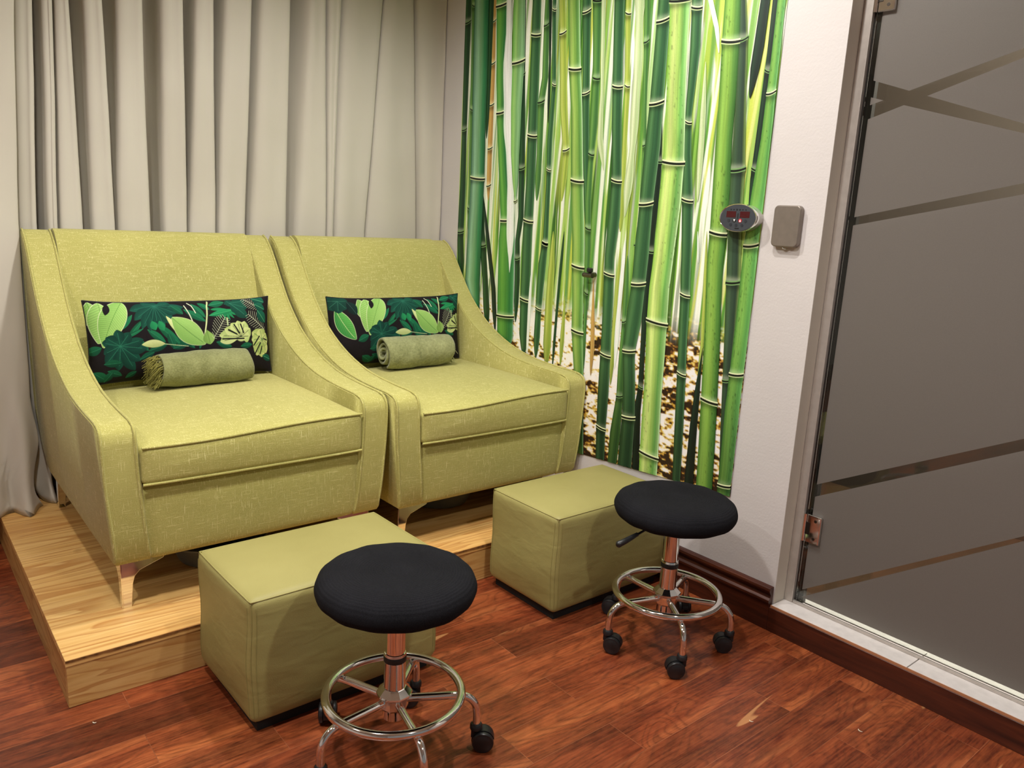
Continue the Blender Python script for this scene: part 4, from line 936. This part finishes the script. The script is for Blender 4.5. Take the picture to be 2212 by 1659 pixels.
# ------------------------------------------------------------------ footstools (ottomans)
def ottoman(loc, rz, label, sx=0.276, sy=0.172):
    root = empty('cube_ottoman', loc, rz); tag(root, label, 'ottoman', 'olive leatherette cube ottomans')
    h0, h1 = 0.028, 0.366; sz = (h1-h0)/2
    def f(x, y, z):
        u, v, w = x/sx, y/sy, z/sz
        if w > 0.9: z += 0.010*(1-abs(u)**3)*(1-abs(v)**3)
        k = (1-abs(w)**3)*0.007
        if abs(u) > 0.93: x += math.copysign(k*(1-abs(v)**4), u)
        if abs(v) > 0.93: y += math.copysign(k*(1-abs(u)**6), v)
        x += 0.004*math.sin(z*26+y*8)*abs(u)**3*0.6
        if w < -0.6: x *= 1+0.012*(w+0.6); y *= 1+0.012*(w+0.6)
        return (x, y, z)
    bm = bmesh.new(); soft_box(bm, sx, sy, sz, 0.021, 26, f, (0, 0, (h0+h1)/2))
    cv = from_bm('cover', bm, M['leath'], root, True, 80)
    # welted top seam and doubled corner stitching
    bm = bmesh.new(); pts = []
    q = 0.006
    def pt(x, y, z=sz-0.006):
        p = f(x, y, z); return (p[0], p[1], p[2]+(h0+h1)/2)
    for (ax, ay), (bx, by) in (((-1, -1), (1, -1)), ((1, -1), (1, 1)), ((1, 1), (-1, 1)), ((-1, 1), (-1, -1))):
        for k in range(24):
            t = k/24; X = (ax+(bx-ax)*t)*(sx-q); Y = (ay+(by-ay)*t)*(sy-q)
            pts.append(pt(X, Y))
    tube(bm, pts, 0.0022, 6, True); from_bm('welt', bm, M['leath'], cv, True, 80)
    for cx, cy in ((-1, -1), (1, -1), (1, 1), (-1, 1)):
        bm = bmesh.new()
        pts = [pt(cx*(sx-q), cy*(sy-q), z) for z in np.linspace(-sz+0.020, sz-0.010, 16)]
        tube(bm, pts, 0.0018, 6)
        pts = [pt(cx*(sx-0.016), cy*(sy-0.0002), z) for z in np.linspace(-sz+0.024, sz-0.02, 16)]
        tube(bm, pts, 0.0007, 5)
        pts = [pt(cx*(sx-0.0002), cy*(sy-0.016), z) for z in np.linspace(-sz+0.024, sz-0.02, 16)]
        tube(bm, pts, 0.0007, 5)
        from_bm('corner_seam', bm, M['leath'], cv, True, 80)
    bm = bmesh.new(); box(bm, -sx+0.022, sx-0.022, -sy+0.018, sy-0.018, 0.0005, 0.034)
    b = from_bm('base', bm, M['rubber'], root); b['label'] = 'black recessed base'
    return root
ottoman((0.915, 1.883, 0), R(0.5), 'olive leatherette cube ottoman in front of the left armchair', 0.277, 0.182)
ottoman((1.918, 1.866, 0), R(0), 'olive leatherette cube ottoman in front of the right armchair')

# ------------------------------------------------------------------ stools
def stool(loc, base_deg, swivel, lever, label, seat_tilt=(0, 0)):
    root = empty('rolling_stool', (loc[0], loc[1], 0)); tag(root, label, 'stool', 'black rolling stools')
    # seat: padded disc under a knitted slip cover
    prof = [(0.020, 0.4135), (0.10, 0.4125), (0.150, 0.4135), (0.172, 0.418), (0.186, 0.430), (0.1905, 0.446), (0.187, 0.462), (0.176, 0.475), (0.155, 0.4835), (0.12, 0.487), (0.08, 0.4865), (0.04, 0.4845), (0.0005, 0.484)]
    pr = catmull([(r, z, 0) for r, z in prof], 3)
    bm = bmesh.new(); lathe(bm, [(max(p.x, 0.0004), p.y) for p in pr], n=72)
    for v in bm.verts:
        a = math.atan2(v.co.y, v.co.x); r = math.hypot(v.co.x, v.co.y)
        if r > 0.15:
            k = 0.985+0.0025*math.sin(a*9+1)+0.002*math.sin(a*17); v.co.x *= k; v.co.y *= k; v.co.z += 0.0008*math.sin(a*14)
    st_ = from_bm('seat', bm, M['knit'], root, True, 80)
    st_.rotation_euler = (seat_tilt[0], seat_tilt[1], 0)
    bm = bmesh.new(); lathe(bm, [(0.03, 0.398), (0.075, 0.404), (0.08, 0.4125)], n=36); from_bm('seat_plate', bm, M['plastic'], root, True)
    bm = bmesh.new(); lathe(bm, [(0.0235, 0.27), (0.0235, 0.398)], n=40, cap=False); from_bm('column', bm, M['chrome'], root, True)
    bm = bmesh.new(); lathe(bm, [(0.0262, 0.165), (0.0262, 0.252), (0.0268, 0.254)], n=40, cap=False); from_bm('lower_sleeve', bm, M['chrome'], root, True)
    bm = bmesh.new(); lathe(bm, [(0.024, 0.252), (0.0272, 0.254), (0.0276, 0.264), (0.0258, 0.268)], n=40); from_bm('collar', bm, M['plastic'], root, True)
    bm = bmesh.new(); lathe(bm, [(0.0258, 0.2675), (0.0268, 0.269), (0.0255, 0.275), (0.0236, 0.276)], n=40, cap=False); from_bm('collar_ring', bm, M['chrome'], root, True)
    # faceted hub
    bm = bmesh.new(); lathe(bm, [(0.027, 0.186), (0.029, 0.184), (0.043, 0.171), (0.044, 0.166), (0.036, 0.160), (0.034, 0.134), (0.030, 0.128)], n=10)
    hb = from_bm('hub', bm, M['chrome'], root); bevel(hb, 0.0015, 2)
    hb.rotation_euler.z = R(base_deg+36)
    bm = bmesh.new(); lathe(bm, [(0.028, 0.105), (0.028, 0.128)], n=24); from_bm('hub_tube', bm, M['chrome'], root, True)
    # foot ring
    bm = bmesh.new(); tube(bm, [(0.162*math.cos(2*PI*k/72), 0.162*math.sin(2*PI*k/72), 0.1655) for k in range(72)], 0.0108, 14, True)
    from_bm('foot_ring', bm, M['chrome'], root, True, 80)
    for k in range(5):
        a = R(base_deg+72*k); ca, sa = math.cos(a), math.sin(a)
        path = catmull([(0.030, 0, 0.150), (0.09, 0, 0.150), (0.150, 0, 0.150), (0.178, 0, 0.144), (0.197, 0, 0.124), (0.203, 0, 0.098), (0.203, 0, 0.067)], 5)
        bm = bmesh.new(); tube(bm, [(p.x*ca-p.y*sa, p.x*sa+p.y*ca, p.z) for p in path], 0.0098, 12)
        from_bm('leg', bm, M['chrome'], root, True, 80)
        # caster: hood + two wheels + stem
        cs = empty('caster', (0.203*ca, 0.203*sa, 0)); cs.parent = root; cs.rotation_euler.z = R(swivel[k])
        bm = bmesh.new(); lathe(bm, [(0.012, 0.052), (0.0155, 0.056), (0.0155, 0.066), (0.0125, 0.070)], n=20)
        # hood arc between the wheels (wheel axis along y, centred at x=0.018)
        hx, hz = 0.018, 0.0272
        arc = [(hx+0.0285*math.cos(t), hz+0.0285*math.sin(t)) for t in np.linspace(R(10), R(190), 16)]
        inn = [(hx+0.012*math.cos(t), hz+0.012*math.sin(t)) for t in np.linspace(R(190), R(10), 16)]
        prism(bm, arc+inn, 'y', -0.010, 0.010)
        box(bm, -0.012, 0.012, -0.009, 0.009, 0.036, 0.058)
        hd = from_bm('caster_hood', bm, M['plastic'], cs, True, 40)
        for s in (-1, 1):
            bm = bmesh.new(); y0, y1 = s*0.0105, s*0.0225
            prof2 = [(0.0015, y1+s*0.0012), (0.018, y1+s*0.001), (0.0205, y1-s*0.0006), (0.0255, y1-s*0.001), (0.0270, y1-s*0.004), (0.0270, y0+s*0.002), (0.025, y0), (0.0015, y0)]
            rings = []
            for r, yv in prof2: rings.append([bm.verts.new((hx+r*math.cos(2*PI*j/28), yv, hz+r*math.sin(2*PI*j/28))) for j in range(28)])
            for A_, B_ in zip(rings[:-1], rings[1:]):
                for j in range(28): bm.faces.new((A_[j], A_[(j+1) % 28], B_[(j+1) % 28], B_[j]))
            bm.faces.new(rings[0]); bm.faces.new(list(reversed(rings[-1])))
            from_bm('caster_wheel', bm, M['plastic'], cs, True, 35)
    if lever is not None:
        a = R(lever); ca, sa = math.cos(a), math.sin(a)
        bm = bmesh.new(); pts = [(0.05*ca, 0.05*sa, 0.405), (0.12*ca, 0.12*sa, 0.400), (0.160*ca, 0.160*sa, 0.390)]; tube(bm, pts, 0.0035, 8)
        lv = from_bm('height_lever', bm, M['plastic'], root, True)
        bm = bmesh.new(); pts = [(0.155*ca, 0.155*sa, 0.392), (0.175*ca, 0.175*sa, 0.387), (0.205*ca, 0.205*sa, 0.380), (0.232*ca, 0.232*sa, 0.375), (0.237*ca, 0.237*sa, 0.374)]
        tube(bm, pts, [0.006, 0.0075, 0.009, 0.010, 0.005], 12); from_bm('lever_grip', bm, M['plastic'], lv, True, 60)
    return root
stool((0.896, 1.450), 330, [322, 150, 60, 200, 120], None, 'black knit-covered rolling stool in front, nearest the left ottoman')
stool((1.872, 1.420), 163, [300, 142, 138, 60, 120], 176, 'black knit-covered rolling stool with a height lever, by the right wall')

# ------------------------------------------------------------------ basins under the chairs
def basin(loc, tilt, label):
    root = empty('foot_basin', loc); root.rotation_euler = tilt; tag(root, label, 'basin', 'grey foot basins under the armchairs')
    bm = bmesh.new(); lathe(bm, [(0.105, 0.0), (0.118, 0.004), (0.150, 0.075), (0.166, 0.080), (0.170, 0.078), (0.170, 0.083), (0.150, 0.086), (0.144, 0.080), (0.114, 0.010), (0.001, 0.008)], n=56, cap=False)
    lathe(bm, [(0.001, 0.0), (0.105, 0.0)], n=56, cap=False)
    o = from_bm('bowl', bm, M['bowl'], root, True, 40)
    return root
basin((0.835, 2.500, PZ+0.001), (0, 0, 0), 'grey round basin tucked under the left armchair')
basin((1.760, 2.540, PZ+0.001), (0, 0, 0), 'grey round basin tucked under the right armchair')

# ------------------------------------------------------------------ things on the right wall
pc = empty('control_panel', (XW, 1.529, 1.333)); tag(pc, 'oval digital control panel with red displays at the mural edge', 'control panel')
EA, EB = 0.0715, 0.0455
def ell(k, n=64): return [(EA*k*math.cos(2*PI*i/n), EB*k*math.sin(2*PI*i/n)) for i in range(n)]
def drum(name, prof, mat, parent, smooth=True):
    bm = bmesh.new(); rings = [[bm.verts.new((x, y, z)) for y, z in ell(k)] for k, x in prof]
    for A_, B_ in zip(rings[:-1], rings[1:]):
        for j in range(64): bm.faces.new((A_[j], A_[(j+1) % 64], B_[(j+1) % 64], B_[j]))
    bm.faces.new(rings[0]); bm.faces.new(list(reversed(rings[-1])))
    return from_bm(name, bm, mat, parent, smooth, 40)
drum('housing', [(0.93, 0.0), (0.95, -0.030), (0.96, -0.0305)], M['silver'], pc)
drum('bezel', [(0.98, -0.031), (1.0, -0.034), (1.0, -0.042), (0.97, -0.0455), (0.93, -0.0445)], M['chrome'], pc)
fc = drum('face_plate', [(0.925, -0.0440), (0.925, -0.0450)], M['face'], pc)
FX = -0.0450
def flat(name, poly, mat, parent, x=FX, t=0.0006):
    bm = bmesh.new(); prism(bm, [(-a, b) for a, b in poly], 'x', x, x-t); return from_bm(name, bm, mat, parent)
def rect(cx, cz, w, h): return [(cx-w/2, cz-h/2), (cx+w/2, cz-h/2), (cx+w/2, cz+h/2), (cx-w/2, cz+h/2)]
def disc(cx, cz, r, n=24): return [(cx+r*math.cos(2*PI*i/n), cz+r*math.sin(2*PI*i/n)) for i in range(n)]
for cx in (-0.0255, 0.0255):
    d = flat('display', rect(cx, 0.0105, 0.036, 0.0195), M['led'], fc); d['label'] = 'dark red digital display'
for cx, cz in ((-0.0330, -0.0095), (0.0310, -0.0100), (-0.0235, -0.0225), (-0.0030, -0.0235), (0.0190, -0.0230)):
    b = flat('button', disc(cx, cz, 0.0052), plain('dark_button', srgb(44, 47, 53), 0.3) if 'dark_button' not in MATS else MATS['dark_button'], fc)
for cx, dn in ((-0.0115, True), (0.0105, False)):
    b = flat('button', disc(cx, -0.0085, 0.0062), M['ink'] if dn else M['red'], fc); b['label'] = 'button with a down arrow' if dn else 'red button with an up arrow'
    s = -1 if dn else 1
    tri = [(cx-0.0036, -0.0085-0.0036*s), (cx+0.0036, -0.0085-0.0036*s), (cx, -0.0085+0.0040*s)]
    flat('arrow', tri, M['white'], b, FX-0.0006, 0.0003)
for k, cx in enumerate((-0.0275, -0.0170, -0.0055, 0.0055, 0.0165, 0.0280)):
    flat('indicator', disc(cx, 0.0255, 0.0021 if k not in (2, 3) else 0.0028, 14), M['ink'], fc)
flat('centre_mark', rect(0.0, 0.0055, 0.0035, 0.017), M['ink'], fc)
flat('lower_mark', rect(0.0005, -0.0335, 0.016, 0.0035), M['ink'], fc)

wb = empty('wall_box', (XW, 1.370, 1.314)); tag(wb, 'small brown rounded metal box on the white wall beside the control panel', 'wall box')
bm = bmesh.new(); poly = []
for cx, cz, a0 in ((0.031, 0.048, 0), (-0.031, 0.048, 90), (-0.031, -0.048, 180), (0.031, -0.048, 270)):
    for k in range(7):
        a = R(a0+15*k); poly.append((cx+0.015*math.cos(a), cz+0.015*math.sin(a)))
prism(bm, poly, 'x', 0.0, -0.021, 1); cvx = from_bm('cover', bm, M['bronze'], wb); bevel(cvx, 0.004, 4, 50)
bm = bmesh.new(); tube(bm, catmull([(-0.012, 0.010, -0.062), (-0.012, 0.004, -0.068), (-0.012, -0.006, -0.069)], 5), 0.0018, 8)
from_bm('release_tab', bm, M['silver'], wb, True)

vv = empty('pipe_valve', (XW-0.006, 2.186, 1.093)); tag(vv, 'small tarnished chrome valve poking out of the bamboo mural', 'valve')
bm = bmesh.new(); tube(bm, [(0, 0, 0), (-0.028, 0, 0)], 0.010, 18); from_bm('stem', bm, M['brass'], vv, True)
bm = bmesh.new(); tube(bm, [(-0.030, 0.030, -0.002), (-0.030, -0.018, -0.002)], 0.010, 18); bd = from_bm('body', bm, M['brass'], vv, True)
bm = bmesh.new(); tube(bm, [(-0.030, 0.0335, -0.002), (-0.030, 0.0305, -0.002)], 0.0085, 18); from_bm('outlet', bm, M['ink'], bd, True)
bm = bmesh.new(); lathe(bm, [(0.006, 0.009), (0.013, 0.012), (0.013, 0.024), (0.009, 0.027)], cx=-0.030, cy=0.0, n=12); kb = from_bm('knob', bm, M['plastic'], vv); bevel(kb, 0.001, 2)

# ------------------------------------------------------------------ flakes on the floor
for k, (x, y, lab) in enumerate(((1.747, 1.003, 'tiny pale flake lying on the floor in front of the right stool'), (1.958, 0.804, 'tiny curled pale flake on the floor near the door sill'), (0.348, 1.981, 'tiny pale flake on the floor beside the platform corner'))):
    rs = np.random.RandomState(k+3); bm = bmesh.new(); ln = 0.007+0.004*rs.rand()
    a0 = rs.rand()*3; p = [(ln*0.6*math.cos(a0+t*1.6), ln*0.6*math.sin(a0+t*1.6), 0.0013) for t in np.linspace(0, 1.6, 7)]
    tube(bm, p, [0.0006, 0.0011, 0.0013, 0.0012, 0.0012, 0.001, 0.0005], 6)
    o = from_bm('flake', bm, M['chip'], None, True); o.location = (x, y, 0); tag(o, lab, 'debris', 'pale flakes on the floor')
